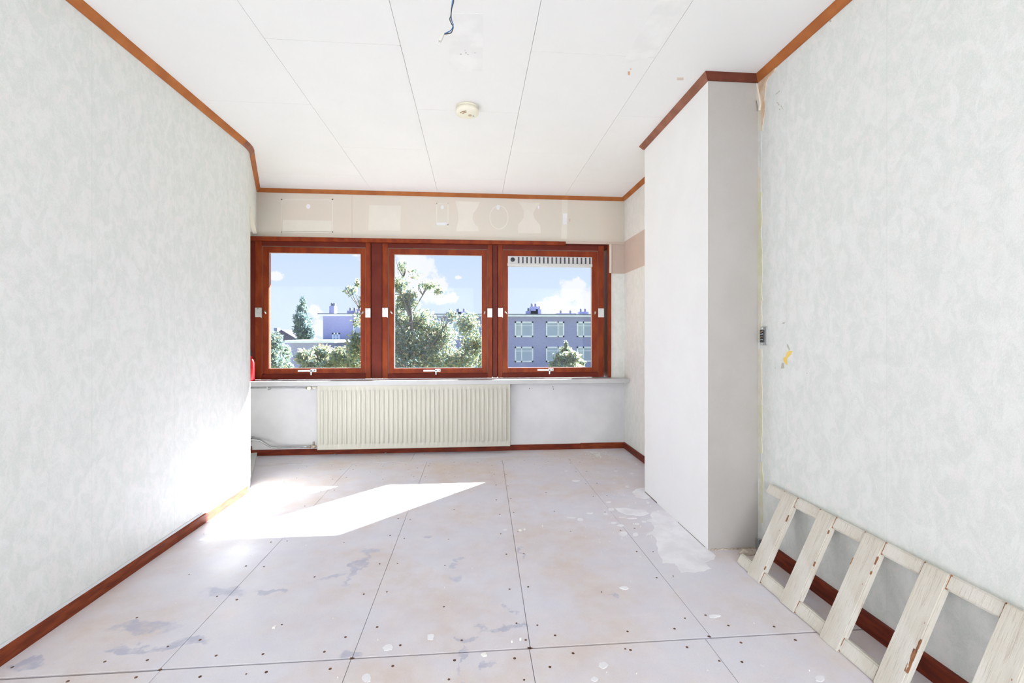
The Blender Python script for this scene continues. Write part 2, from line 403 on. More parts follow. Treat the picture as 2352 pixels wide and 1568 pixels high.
# plaster smears
SMZ = .0008
def smear(pts, name='plaster_smear', ox=1200, oy=1000, sc=1 / 3.92):
    P = [on_z(ox + a * sc, oy + b * sc) for a, b in pts]; out = []
    for i in range(len(P)):
        a, b2 = P[i], P[(i + 1) % len(P)]; out.append((a.x, a.y))
        for s in (.33, .66):
            q = a.lerp(b2, s); d = (b2 - a); nrm = Vector((-d.y, d.x, 0)); out.append((q.x + nrm.x * rnd.uniform(-.09, .09), q.y + nrm.y * rnd.uniform(-.09, .09)))
    global SMZ; SMZ += .00003
    return prism(name, out, -.001, SMZ, M['smear'], floor)
smear([(1165, 690), (1250, 670), (1330, 700), (1480, 840), (1655, 1020), (1740, 1085), (1725, 1115), (1640, 1140), (1700, 1200), (1600, 1220), (1430, 1235), (1400, 1190), (1370, 1150), (1260, 1150), (1215, 1050), (1210, 950), (1170, 890), (1110, 905), (1190, 830), (1160, 770)])
smear([(990, 500), (1030, 480), (1100, 470), (1118, 515), (1200, 560), (1100, 570), (1020, 550)])
smear([(830, 650), (930, 650), (1000, 665), (1110, 670), (1140, 700), (1090, 720), (950, 715), (880, 690)])
for (a, b2, ra, rb) in ((945, 458, 22, 10), (800, 665, 30, 14), (750, 705, 26, 12), (820, 785, 30, 8), (885, 810, 38, 10), (910, 885, 42, 22), (1020, 890, 32, 24), (520, 755, 30, 14), (440, 740, 40, 8),
                        (1130, 605, 16, 8), (775, 600, 28, 8), (1155, 765, 42, 16), (1030, 795, 22, 8), (900, 735, 34, 6), (990, 745, 50, 6), (480, 408, 36, 8), (985, 342, 22, 6), (840, 320, 22, 4), (395, 320, 18, 5), (1095, 775, 24, 8), (610, 700, 32, 8), (1060, 1090, 14, 6)):
    smear([(a + ra * math.cos(k) * rnd.uniform(.7, 1.15), b2 + rb * math.sin(k) * rnd.uniform(.7, 1.15)) for k in [j * math.pi / 4 for j in range(8)]])
for (a, b2, ra, rb) in ((893, 1487, 13, 8), (843, 1556, 14, 12), (1385, 1527, 13, 8), (1885, 1558, 14, 7), (1365, 1560, 9, 6), (990, 1463, 10, 8), (1160, 1217, 6, 3), (1640, 1415, 16, 4), (1435, 1350, 12, 4)):
    smear([(a + ra * math.cos(k) * rnd.uniform(.6, 1.15), b2 + rb * math.sin(k) * rnd.uniform(.6, 1.15)) for k in [j * math.pi / 4 for j in range(8)]], ox=0, oy=0, sc=1)

# ceiling: slab above, boards below it
ceiling = box('ceiling', (-3.35, YR, H + .010), (1.62, BACKY, H + .12), M['jointgrey'])
tag(ceiling, 'white ceiling of long boards with thin staggered joints', 'ceiling', kind='structure')
cx_ = [-3.3, -.945, -.338, .270, .877, 1.60]
rows = [[-2.04, -.84, .36, 1.56, 2.76, 3.96], [-1.44, -.24, .96, 2.163, 3.368], [-2.04, -.84, .36, 1.56, 2.763, 3.96], [-1.44, -.24, .96, 2.156, 3.356], [-2.04, -.84, .36, 1.56, 2.747, 3.95]]
for i in range(5):
    ys = [YR] + rows[i] + [BACKY]
    for k in range(len(ys) - 1):
        gg = .0008
        bm = bmesh.new(); add_box(bm, (cx_[i] + gg, ys[k] + gg, H), (cx_[i + 1] - gg, ys[k + 1] - gg, H + .010), .0008)
        link('ceiling_board', bm_mesh(bm), M['ceil'] if (i + k) % 2 else M['ceil2'], ceiling)
# repair patches on the ceiling
def cpatch(u0, v0, u1, v1, mat, th=.0006, name='repair_patch'):
    P = [on_z(u, v, H) for u, v in ((u0, v0), (u1, v0), (u1, v1), (u0, v1))]
    return prism(name, [(p.x, p.y) for p in P], H - th, H, mat, ceiling)
M['patch'] = pm('filler on ceiling', (.825, .825, .82), None, 9, .8); M['patch_tan'] = pm('torn tan patch', (.66, .55, .47), None, 9, .8); M['patch_or'] = pm('orange mark', (.62, .38, .24), None, 9, .8)
A_ = [on_z(u, v, H) for u, v in ((1512, 0), (1585, 0), (1500, 128), (1425, 150))]
prism('repair_patch', [(p.x, p.y) for p in A_], H - .0006, H, M['patch'], ceiling)
cpatch(1555, 178, 1570, 184, M['patch_tan'])
cpatch(1442, 164, 1447, 172, M['patch_or']); cpatch(1447, 157, 1450, 160, M['patch_or'])
c0 = [on_z(u, v, H) for u, v in ((1030, 30), (1110, 30), (1108, 163), (1032, 163))]
prism('repair_patch', [(p.x, p.y) for p in c0], H - .0009, H, M['patch'], ceiling)
bm = bmesh.new()
for (u, v, r) in ((1058, 124, .006), (1070, 121, .005), (1075, 125, .004), (1091, 121, .004), (1068, 115, .003)):
    p = on_z(u, v, H); vs = [(p.x + r * math.cos(a) * rnd.uniform(.5, 1.2), p.y + r * .6 * math.sin(a)) for a in [k * math.pi / 3 for k in range(6)]]
    lo = [bm.verts.new((a, b2, H - .0012)) for a, b2 in vs]; hi = [bm.verts.new((a, b2, H)) for a, b2 in vs]; bm.faces.new(lo)
    for k in range(6): bm.faces.new((lo[k], lo[(k + 1) % 6], hi[(k + 1) % 6], hi[k]))
tag(link('screw_marks', bm_mesh(bm), M['jointgrey'], ceiling), kind='stuff')

# left wall with the rounded bend, then the partition towards the window with its opening
bend = [(XL, 3.30), (XL - .003, 3.36), (XL - .012, 3.42), (XL - .028, 3.47), (XL - .046, 3.51)]
wl = prism('wall_left', [(XL, YR)] + bend + [(XL - .046 - .09, 3.50), (XL - .09, 3.30), (XL - .10, YR)], 0, H, M['paper'])
tag(wl, 'left wall covered in pale green mottled wallpaper with a rounded bend', 'wall', kind='structure')
J0 = Vector((XL - .046, 3.51)); J1 = Vector((-1.985, YB)); dv = (J1 - J0).normalized(); nv = Vector((-dv.y, dv.x))
wlt = prism('wall_lintel', [tuple(J0), tuple(J1), tuple(J1 + nv * .09), tuple(J0 + nv * .09)], 2.045, H, M['paper'])
tag(wlt, 'wallpapered strip above the narrow opening left of the window', 'wall', kind='structure')
q0, q1 = J0 - nv * .003 , J0 + nv * .09
prism('corner_bead', [tuple(J0 - nv * .003 - dv * .012), tuple(J0 - nv * .003 + dv * .004), tuple(q1 + dv * .004), tuple(q1 - dv * .0), tuple(J0 + dv * 0 + nv * .001), tuple(J0 - dv * .012 + nv * .0005)], .001, 2.045, M['beige_light'], wl)
prism('lintel_bead', [tuple(J0 - nv * .004), tuple(J1 - nv * .004), tuple(J1 + nv * .03), tuple(J0 + nv * .03)], 2.030, 2.046, M['beige_light'], wlt)
wn_ = boxes('wall_niche', [((-3.35, 3.0, 0), (-3.25, BACKY, H)), ((-3.25, 3.0, 0), (-1.69, 3.1, H)), ((-3.25, 4.388, 2.0), (-1.99, YB + .01, H))], M['beige_light'])
tag(wn_, 'white side wall of the niche behind the left partition', 'wall', kind='structure')

# window wall
bw = boxes('wall_back', [((-3.35, YB, 2.0), (1.62, BACKY, H)), ((WX1, YB, 0), (1.62, BACKY, 2.0)), ((-3.35, YB, 0), (WX0, BACKY, 2.0))], M['beige'])
tag(bw, 'window wall with a beige painted strip above the windows', 'wall', kind='structure')
box('parapet', (WX0, YB, 0), (WX1, BACKY, WZ0 - .012), M['under'], bw)
box('parapet_skin', (-3.24, YB - .002, 0), (XR + .01, YB, WZ0 - .01), M['under'], bw)
box('pier_skin', (WX1 + .002, YB - .002, WZ0), (XR + .01, YB, 1.706), M['paper_bay'], bw)
box('pink_band', (WX1 + .002, YB - .003, 1.706), (XR + .01, YB, 1.985), M['beige_pink'], bw)
box('eave', (-3.6, 4.60, 1.972), (1.9, 4.912, 2.12), M['white'], bw)
sill = box('trim_15', (-3.2, 4.245, .650), (XR - .004, YB + .04, .690), M['sill'], None, .003)
tag(sill, 'white window sill board running above the radiator', 'sill', kind='structure')
# ghosts of removed wall ornaments on the beige strip
def ghost(pts, mat='beige_light', d=.0012, name='ornament_mark'):
    P = [on_y(u, v, YB) for u, v in pts]; return prism(name, [(p.x, p.z) for p in P], YB - d, YB, M[mat], bw, 'y')
def ell(cu, cv, ru, rv, n=20): return [(cu + ru * math.cos(k * 2 * math.pi / n), cv + rv * math.sin(k * 2 * math.pi / n)) for k in range(n)]
def frame_marks(u0, v0, u1, v1, w_):
    for r in ((u0, v0, u1, v0 + w_), (u0, v1 - w_, u1, v1), (u0, v0, u0 + w_, v1), (u1 - w_, v0, u1, v1)):
        ghost([(r[0], r[1]), (r[2], r[1]), (r[2], r[3]), (r[0], r[3])])
frame_marks(646, 457, 765, 534, 2.5)
ghost([(650, 505), (762, 507), (762, 532), (650, 532)])
ghost([(848, 471), (921, 473), (919, 530), (846, 529)], 'beige_light', .002)
frame_marks(1002, 466, 1030, 517, 2); M['white_spot'] = pm('white filler spot', (.77, .78, .80), None, 12, .8)
ghost([(1003, 511), (1028, 511), (1028, 517), (1003, 517)], 'white_spot', .0016)
ghost([(1046, 461), (1102, 464), (1096, 478), (1087, 490), (1085, 502), (1090, 514), (1098, 521), (1100, 531), (1048, 531), (1049, 522), (1053, 505), (1052, 485)])
outer = ell(1146, 499, 22, 28); inner = ell(1146, 499, 20, 25.5)
for k in range(20): ghost([outer[k], outer[(k + 1) % 20], inner[(k + 1) % 20], inner[k]])
ghost([(1190, 464), (1241, 466), (1232, 476), (1224, 490), (1228, 502), (1241, 518), (1242, 536), (1190, 535), (1190, 516), (1203, 500), (1203, 484), (1197, 471)])
for (u, v, a, b2) in ((708, 474, 5, 6), (1016, 476, 4, 5), (1144, 476, 4, 6), (1237, 476, 2, 4)): ghost(ell(u, v, a, b2, 8), 'white_spot', .0018)
ghost([(1291, 457), (1304, 457), (1302, 549), (1289, 549)], 'beige_light', .0015, 'filled_strip')
ghost([(1293, 490), (1303, 490), (1302, 515), (1293, 515)], 'white_spot', .002)
ghost([(1307, 502), (1310, 502), (1310, 509), (1307, 509)], 'beige_pink', .002)
ghost([(808, 448), (809, 448), (809, 545), (808, 545)], 'beige_pink', .0015, 'plaster_crack')
# outlines left by fittings on the wall below the sill
for (u, v) in ((1216, 892), (1270, 888), (1271, 893)): 
    p = on_y(u, v, YB); lathe('drill_hole', [(0, -.004), (.004, -.004), (.004, 0)], M['rust'], bw, 8, (p.x, YB - .002, p.z), 'y')

# right wall, bay end, pier
wr = prism('wall_right', [(XR, YR), (XR, 2.6), (XR, 3.1), (XR, YB), (XR + .12, YB), (XR + .12, YR)], 0, H, M['paper'])
tag(wr, 'right wall covered in pale green mottled wallpaper', 'wall', kind='structure')
box('bay_skin', (XR - .002, 3.15, 0), (XR, YB - .002, H), M['paper_bay'], wr)
box('pink_band', (XR - .003, 3.15, 1.706), (XR, YB - .003, 2.02), M['beige_pink'], wr)
wc = box('wall_column', (1.204, 2.272, 0), (XR - .001, 3.15, H), M['white'])
tag(wc, 'white plastered pier projecting from the right wall, grey with painted shade on its near face', 'pier', kind='structure')
box('grey_face', (1.2042, 2.2700, .0), (XR - .001, 2.2722, H), M['shaded_grey_plaster'], wc)
# unseen rear wall, its opening added to let in the fill light
rw = boxes('wall_rear', [((-1.7, YR - .1, 0), (-1.3, YR, H)), ((1.3, YR - .1, 0), (1.62, YR, H)), ((-1.3, YR - .1, 2.25), (1.3, YR, H)), ((-1.3, YR - .1, 0), (1.3, YR, .12))], M['paper'])
tag(rw, 'rear wall with a wide opening added for fill light, behind the viewer', 'wall', kind='structure')

# cornice (cove strip under the ceiling)
cp = [(0, H - .034), (.006, H - .034), (.013, H - .028), (.024, H - .012), (.030, H - .005), (.030, H), (0, H)]
def cornice(name, path, mat, label, s=1.0, pre=None, post=None):
    o = sweep(name, path, [(-a * s, z) for a, z in cp], mat, None, pre, post); tag(o, label, 'cornice', kind='structure'); return o
cornice('trim_1', [(XL, YR), (XL, 3.30)], M['cornice'], 'brown wooden cornice along the top of the left wall', post=bend[1])
cornice('trim_2', bend[0:] , M['cornice_pink'], 'short curved piece of brown cornice at the bend of the left wall', pre=(XL, 3), post=tuple(J1))
cornice('trim_3', [tuple(J0), tuple(J1)], M['cornice'], 'brown cornice above the narrow opening beside the windows', pre=bend[3], post=(0, YB))
cornice('trim_4', [(-1.99, YB), (XR, YB)], M['cornice'], 'thin brown cornice above the beige strip over the windows', .8, pre=tuple(J0), post=(XR, 3))
cornice('trim_5', [(XR, YB - .022), (XR, 3.15)], M['cornice'], 'brown cornice on the bay end of the right wall', post=(1.204, 3.15))
cornice('trim_6', [(XR, 3.15), (1.204, 3.15), (1.204, 2.27)], M['cornice_pink'], 'worn pinkish brown cornice along the white side of the pier', pre=(XR, 4), post=(XR, 2.27))
cornice('trim_7', [(1.204, 2.27), (XR, 2.27)], M['cornice_dark'], 'dark brown cornice across the grey face of the pier', pre=(1.204, 3), post=(XR, 1))
cornice('trim_8', [(XR, 2.27), (XR, YR)], M['cornice'], 'brown cornice along the top of the right wall', 1.0, pre=(1.2, 2.27))

# baseboards: profile (offset, z)
def bprof(h, th=.014): return [(0, 0), (-th, 0), (-th, h - .006), (-th + .005, h), (0, h)]
bl = sweep('baseboard_left', [(XL, YR), (XL, 3.30), (XL - .001, 3.355)], bprof(.056), M['wood_base2'])
tag(bl, 'reddish brown baseboard along the left wall', 'baseboard', kind='structure')
sweep('caulk_strip', [(XL, YR), (XL, 3.0)], [(0, .056), (-.008, .056), (-.004, .066), (0, .066)], M['caulk'], bl)
bb = sweep('baseboard_back', [(-2.03, YB - .002), (1.03, YB - .002)], bprof(.052), M['wood_base'])
tag(bb, 'dark reddish baseboard under the radiator wall', 'baseboard', kind='structure')
sweep('board', [(1.032, YB - .002), (XR - .014, YB - .002)], bprof(.056, .016), M['wood_base2'], bb)
box('block', (-2.30, YB - .022, .036), (-2.028, YB - .002, .088), M['cornice_pink'], bb, .002)
sweep('board', [(XR, YB - .003), (XR, 3.16)], bprof(.058), M['wood_base'], bb)
br = sweep('baseboard_right', [(XR, 2.22), (XR, YR)], bprof(.070, .016), M['wood_base'])
tag(br, 'dark reddish baseboard along the right wall behind the slatted frame', 'baseboard', kind='structure')
th = prism('threshold', [tuple(J0 + dv * .02 - nv * .005), tuple(J1 - dv * .03 - nv * .005), tuple(J1 - dv * .03 + nv * .075), tuple(J0 + dv * .02 + nv * .075)], 0, .034, M['thresh'], wn_)
prism('niche_board', [tuple(J0 + dv * .02 + nv * .08), tuple(J1 - dv * .03 + nv * .08), (-3.24, 4.36), (-3.24, 3.12), (-1.7, 3.12)], 0, .022, M['thresh'], wn_)

# ------------------------------------------------------------------ windows
YF = 4.405      # room-side face of the frames
def px(u): return on_y(u, 700, YF).x
def pz(v, u=1000): return on_y(u, v, YF).z
head = box('trim_9', (-2.09, YB - .028, 1.972), (.885, YB + .03, 2.008), M['wood'], None, .006)
tag(head, 'long glossy mahogany head rail above the three windows', 'trim', kind='structure')
hr = box('trim_10', (.886, YB - .012, 1.990), (XR - .004, YB + .0, 2.012), M['beige_pink'], None, .002)
tag(hr, 'short pinkish beige lath at the right end of the head rail', 'trim', kind='structure')
box('frame_head', (-2.09, YF + .012, 1.955), (WX1, 4.57, 2.0), M['wood_deep'], head)
rc = box('trim_11', (1.308, YB - .016, .694), (1.338, 4.57, 1.990), M['wood'], None, .004)
tag(rc, 'mahogany side casing right of the third window', 'trim', kind='structure')
box('light_lath', (1.316, YB - .0205, 1.708), (1.338, YB - .0165, 1.989), M['beige_light'], rc, .001)
lc = box('trim_12', (-2.09, YF + .006, .694), (px(586.5), 4.57, 1.972), M['wood_deep'], None, .003)
tag(lc, 'mahogany post left of the first window, half hidden by the partition', 'trim', kind='structure')
for n, (ua, ub, lab) in enumerate(((851.5, 878, 'mahogany post between the first and second windows'), (1131, 1143.5, 'mahogany post between the second and third windows'))):
    o = box('trim_%d' % (13 + n), (px(ua) + .004, YF + .006, .694), (px(ub) - .004, 4.57, 1.972), M['wood_deep'], None, .003)
    tag(o, lab, 'trim', kind='structure')

wins = [(586.5, 851.5, 601.5, 840, 617, 828, 'left window of three, a mahogany pivot sash with poplar and brick house outside'),
        (878, 1131, 891, 1120, 905, 1107, 'middle window of three, a mahogany pivot sash filled with a leafy tree'),
        (1143.5, 1387, 1154.5, 1374, 1166.5, 1360, 'right window of three, a mahogany pivot sash with a slotted vent at its top')]
tops = [(555, 567, 581), (560, 571.5, 585), (562, 575, 588.5)]
bots = [(868, 858, 846), (868, 857.5, 845.5), (867, 855.5, 844.5)]
for n, ((a0, a1, s0, s1, g0, g1, lab), (t0, t1, t2), (b0, b1, b2)) in enumerate(zip(wins, tops, bots)):
    um = (g0 + g1) / 2
    X0, X1 = px(a0), px(a1); Z1 = pz(t0, um); Z0 = .694
    W = empty('window_%d' % (n + 1), ((X0 + X1) / 2, YF, Z0), lab, 'window', kind='structure')
    sx0, sx1, sz0, sz1 = px(s0), px(s1), pz(b1, um), pz(t1, um)
    gx0, gx1, gz0, gz1 = px(g0), px(g1), pz(b2, um), pz(t2, um)
    # fixed frame: four members so each edge keeps its own width
    box('frame_jamb', (X0, YF - .004, Z0), (sx0, 4.57, Z1), M['wood'], W, .004)
    box('frame_jamb', (sx1, YF - .004, Z0), (X1, 4.57, Z1), M['wood'], W, .004)
    box('frame_head', (sx0, YF - .002, sz1), (sx1, 4.57, Z1), M['wood_deep'], W, .004)
    prism('frame_bottom', [(YF - .014, Z0), (YF - .014, Z0 + .008), (YF + .004, sz0), (4.56, sz0), (4.56, Z0)], sx0, sx1, M['wood_deep'], W, 'x')
    # sash: member boxes with a chamfered glazing bead
    e = .0025
    sash = empty('sash', (0, 0, 0)); sash.location = (0, 0, 0)
    bm = bmesh.new()
    for a, b in (((sx0 + e, YF + .004, sz0 + e), (gx0, YF + .05, sz1 - e)), ((gx1, YF + .004, sz0 + e), (sx1 - e, YF + .05, sz1 - e)),
                 ((gx0, YF + .004, sz0 + e), (gx1, YF + .05, gz0)), ((gx0, YF + .004, gz1), (gx1, YF + .05, sz1 - e))):
        add_box(bm, a, b, .002)
    bpy.data.objects.remove(sash)
    sash = link('sash', bm_mesh(bm), M['wood'], W)
    for (xa, xb) in ((sx0 - .0005, sx0 + .0035), (sx1 - .0035, sx1 + .0005)):
        box('dark_gap', (xa, YF + .001, sz0), (xb, YF + .006, sz1), M['dark'], W)
    box('dark_gap', (sx0, YF + .001, sz1 - .0035), (sx1, YF + .006, sz1), M['dark'], W)
    # shiny edge of the rebate above the sash
    box('rebate_edge', (sx0, YF - .004, sz1 + .0005), (sx1, YF - .001, sz1 + .0035), M['cornice_pink'], W)
    gv = gz1 - (.098 if n == 2 else 0)
    box('pane', (gx0 - .003, YF + .026, gz0 - .003), (gx1 + .003, YF + .030, gv + .003), M['glass'], sash)
    # pale glazing seal
    ring('glazing_seal', gx0, gx1, gz0, gv, [(0, YF + .018), (.004, YF + .020), (.004, YF + .026), (0, YF + .026)], M['sill'], sash)
    # pivot plates and catches
    zc = pz(718, um); 
    for side, (pa, pb) in enumerate(((X0 + .001, sx0 + .002), (sx1 - .002, X1 - .001))):
        pl = box('pivot_plate', (pa, YF - .009, zc - .042), (pb, YF - .003, zc + .044), M['silver'], W, .0015)
        xm = (pa + pb) / 2
        box('plate_fold', (pb - .006, YF - .013, zc - .050) if side == 0 else (pa, YF - .013, zc - .042), (pb, YF - .008, zc + .044) if side == 0 else (pa + .006, YF - .008, zc + .044), M['silver'], pl, .001)
        lathe('rivet', [(0, -.003), (.004, -.002), (.004, 0)], M['black'] if side == 0 else M['metal'], pl, 8, (xm - .003, YF - .0095, zc + .034), 'y')
        kx = (sx0 + gx0) / 2 if side == 0 else (sx1 + gx1) / 2
        k = box('catch', (kx - .006, YF - .012, zc - .004), (kx + .006, YF + .005, zc + .016), M['brass'], sash, .003)
        tube('catch_pin', [(kx - .002, YF - .010, zc + .010), (kx + (.014 if side == 0 else -.008), YF - .020, zc - .012)], .0035, M['silver'], k, 6)
    # handle on the bottom rail
    hz = (sz0 + gz0) / 2 + .002; hx = px((707, 993, 1253)[n])
    hd = box('handle', (hx + .028, YF - .006, hz - .010), (hx + .078, YF + .005, hz + .016), M['silver'], sash, .002)
    bm = bmesh.new(); add_box(bm, (hx - .082, YF - .026, hz - .006), (hx + .050, YF - .014, hz + .009), .003)
    add_box(bm, (hx + .026, YF - .026, hz - .010), (hx + .050, YF - .004, hz + .012), .002)
    add_box(bm, (hx + .030, YF - .024, hz - .038), (hx + .042, YF - .014, hz - .004), .003)
    link('lever', bm_mesh(bm), M['silver'], hd)
    box('lock_screw', (hx + .060, YF - .0075, hz - .002), (hx + .068, YF - .0055, hz + .010), M['black'], hd)
    if n == 2:
        v = box('ventilation_grille', (gx0 - .002, YF + .008, gv + .002), (gx1 + .002, YF + .046, gz1 - .001), M['vent'], W, .002)
        box('grille_lip', (gx0 - .004, YF + .000, gv + .001), (gx1 + .003, YF + .010, gv + .028), M['vent'], v, .003)
        zz0, zz1 = pz(605, um), pz(590.5, um)
        for k in range(18):
            u = 1191.5 + 9.63 * k; xk = px(u)
            box('slot', (xk - .0072, YF + .006, zz0), (xk + .0072, YF + .009, zz1), M['navy'], v)
        lathe('grille_knob', [(0, -.012), (.016, -.012), (.021, -.006), (.021, 0)], M['black'], v, 20, (px(1177.5), YF + .008, pz(597, um)), 'y')

# small hook in the sill under the left window
box('window_stop', (px(628), YB - .035, .6905), (px(642), YB - .02, .697), M['silver'], sill, .001)

# ------------------------------------------------------------------ radiator
rx0, rx1, rz0, rz1, ry = -1.412, .339, .066, .6465, 4.285
R = empty('radiator', ((rx0 + rx1) / 2, ry + .04, rz0), 'cream ribbed panel radiator fixed under the window sill', 'radiator')
nr = 41; pitch = (rx1 - rx0 - .045) / nr
xsamp = [(rx0, 0), (rx0 + .006, 0)]; xsamp = [(rx0, 0.0)]
for k in range(nr):
    c = rx0 + .0225 + (k + .5) * pitch
    for dx, h in ((-.0112, 0), (-.0095, .7), (-.006, 1), (.006, 1), (.0095, .7), (.0112, 0)): xsamp.append((c + dx, h))
xsamp.append((rx1, 0.0))
zs = [(rz0, 0, 0), (rz0 + .006, 0, -.002), (rz0 + .042, 0, -.002), (rz0 + .052, .8, -.002), (rz0 + .062, 1, -.002), (rz1 - .058, 1, -.002), (rz1 - .048, .8, -.002), (rz1 - .038, 0, -.002), (rz1 - .006, 0, -.002), (rz1, 0, 0)]
bm = bmesh.new(); grid = []
for z, f, dy in zs: grid.append([bm.verts.new((x, ry + .004 + dy - .013 * h * f, z)) for x, h in xsamp])
for a, b in zip(grid, grid[1:]):
    for i in range(len(xsamp) - 1):
        f_ = bm.faces.new((a[i], a[i + 1], b[i + 1], b[i])); f_.smooth = True
me = bm_mesh(bm); me.flip_normals() if me.polygons[0].normal.y > 0 else None
link('front_panel', me, M['radiator'], R)
ring('panel_rim', rx0 - .003, rx1 + .003, rz0 - .003, rz1 + .003, [(0, ry + .004), (.003, ry - .001), (.006, ry + .001), (.006, ry + .018), (0, ry + .018)], M['radiator'], R)
box('back_panel', (rx0 + .004, ry + .060, rz0 + .01), (rx1 - .004, ry + .075, rz1 - .015), M['radiator'], R, .003)
boxes('convector_fins', [((rx0 + .05 + k * .05, ry + .015, rz0 + .05), (rx0 + .053 + k * .05, ry + .062, rz1 - .06)) for k in range(33)], M['radiator'], R)
tube('header_pipe', [(rx0 - .012, ry + .033, rz1 - .024), (rx1 + .010, ry + .033, rz1 - .024)], .014, M['radiator'], R)
tube('header_pipe', [(rx0 - .012, ry + .033, rz0 + .022), (rx1 + .010, ry + .033, rz0 + .022)], .014, M['radiator'], R)
for x in (rx0 + .3, rx1 - .3): box('bracket', (x, ry + .07, rz0 + .06), (x + .03, YB - .0065, rz1 - .08), M['metal'], R)
lathe('drain_plug', [(0, 0), (.008, 0), (.008, .012), (.004, .014), (.004, .022), (0, .022)], M['knob'], R, 12, (rx1 + .006, ry + .033, rz0 + .035), 'x')
v1 = lathe('radiator_valve', [(0, 0), (.013, .0), (.019, .006), (.020, .028), (.013, .036), (0, .036)], M['knob'], R, 18, (-1.485, ry - .004, .624), 'y')
lathe('valve_nut', [(0, 0), (.011, 0), (.011, .022), (.007, .026), (.007, .040), (0, .040)], M['knob'], v1, 10, (-1.462, ry + .03, .624), 'x')
lathe('valve_body', [(0, 0), (.012, 0), (.012, .020), (.008, .020), (.008, .035), (0, .035)], M['brass'], v1, 10, (-1.52, ry + .03, .624), 'x')
v2 = lathe('return_valve', [(0, 0), (.014, .004), (.017, .016), (.014, .028), (.009, .032), (.009, .052), (0, .052)], M['brass'], R, 14, (-1.470, ry + .033, rz0 + .022), 'x')
lathe('valve_cap', [(0, -.02), (.009, -.02), (.009, .018), (0, .022)], M['brass'], v2, 10, (-1.455, ry + .033, rz0 + .048))
lathe('valve_nut', [(0, 0), (.013, 0), (.013, .022), (0, .022)], M['brass'], v2, 6, (-1.502, ry + .033, rz0 + .022), 'x')
py = ry + .033
pp = tube('heating_pipe', [(-2.40, py + .03, .627), (-1.7, py + .02, .627), (-1.515, py, .625)], .0075, M['metal'], None)
tag(pp, 'thin grey heating pipe running just below the window sill', 'pipe')
pc = on_y(620, 889, YB - .02)
clip = boxes('pipe_clip', [((pc.x - .004, YB - .075, .608), (pc.x + .004, YB - .001, .613)), ((pc.x - .003, YB - .077, .605), (pc.x + .003, YB - .072, .648)), ((pc.x - .010, YB - .075, .640), (pc.x + .010, YB - .001, .644))], M['metal'], pp)
P = smooth_pts([(-2.42, py + .03, .156), (-2.05, py + .02, .156), (-1.965, py + .015, .155), (-1.925, py + .012, .148), (-1.86, py + .006, .108), (-1.82, py + .003, .090), (-1.76, py, .088), (-1.505, py, .088)], 6)
p2 = tube('heating_pipe', P, .0095, M['metal'], None)
tag(p2, 'bent grey heating pipe running low above the baseboard', 'pipe')
cq = on_y(572.5, 1009, py + .02)
boxes('pipe_clip', [((cq.x - .004, py - .002, .135), (cq.x + .006, YB - .001, .141)), ((cq.x - .003, py, .133), (cq.x + .003, py + .012, .180)), ((cq.x - .004, py, .172), (cq.x + .02, YB - .001, .177))], M['metal'], p2)

# red bottle at the left end of the sill
bt = on_y(573.5, 868, 4.325)
B_ = empty('bottle', (bt.x, 4.325, .690), 'red plastic bottle with dark cap at the left end of the sill', 'bottle')
bm = bmesh.new(); secs = []
for z, hx_, hy_ in ((0, .036, .024), (.006, .042, .028), (.165, .042, .028), (.190, .036, .025), (.212, .020, .018), (.222, .014, .014), (.232, .014, .014)):
    secs.append([bm.verts.new((bt.x + hx_ * math.copysign(abs(math.cos(a)) ** .45, math.cos(a)), 4.325 + hy_ * math.copysign(abs(math.sin(a)) ** .45, math.sin(a)), .690 + z)) for a in [2 * math.pi * k / 24 + .01 for k in range(24)]])
for a, b in zip(secs, secs[1:]):
    for k in range(24): f_ = bm.faces.new((a[k], a[(k + 1) % 24], b[(k + 1) % 24], b[k])); f_.smooth = True
bm.faces.new(secs[0]); bm.faces.new(secs[-1])
link('body', bm_mesh(bm), M['red'], B_)
lathe('cap', [(0, .228), (.017, .228), (.017, .256), (.013, .262), (.010, .278), (.006, .284), (0, .284)], M['black'], B_, 20, (bt.x, 4.325, .690))

# ------------------------------------------------------------------ smoke detector, ceiling wire
D = empty('smoke_detector', (-.038, 2.716, H), 'round cream smoke detector on the ceiling', 'smoke detector')
dl = (-.038, 2.716, H)
lathe('base', [(0, 0), (.064, 0), (.066, -.004), (.064, -.010), (.056, -.012), (0, -.012)], M['knob'], D, 40, dl)
lathe('vent_gap', [(.054, -.010), (.060, -.010), (.060, -.014), (.054, -.014)], M['knob_dark'], D, 40, dl)
lathe('body', [(.058, -.013), (.068, -.014), (.069, -.032), (.064, -.040), (.054, -.043), (0, -.0445)], M['knob'], D, 40, dl)
def arc_slot(r, a0, a1, wd, name='slot'):
    pts = []
    for k in range(9): a = a0 + (a1 - a0) * k / 8; pts.append((dl[0] + (r + wd) * math.cos(a), dl[1] + (r + wd) * math.sin(a)))
    for k in range(9): a = a1 + (a0 - a1) * k / 8; pts.append((dl[0] + r * math.cos(a), dl[1] + r * math.sin(a)))
    return prism(name, pts, H - .0462, H - .043, M['knob_dark'], D)
arc_slot(.042, math.radians(205), math.radians(265), .004); arc_slot(.027, math.radians(205), math.radians(262), .004)
lathe('test_button', [(0, -.047), (.010, -.047), (.011, -.043)], pm('tan plastic', (.55, .42, .28), None, 9, .5), D, 18, (dl[0] + .016, dl[1] + .006, H))
lathe('indicator', [(0, -.0465), (.006, -.0465), (.006, -.043)], M['metal'], D, 8, (dl[0] + .036, dl[1] + .014, H))

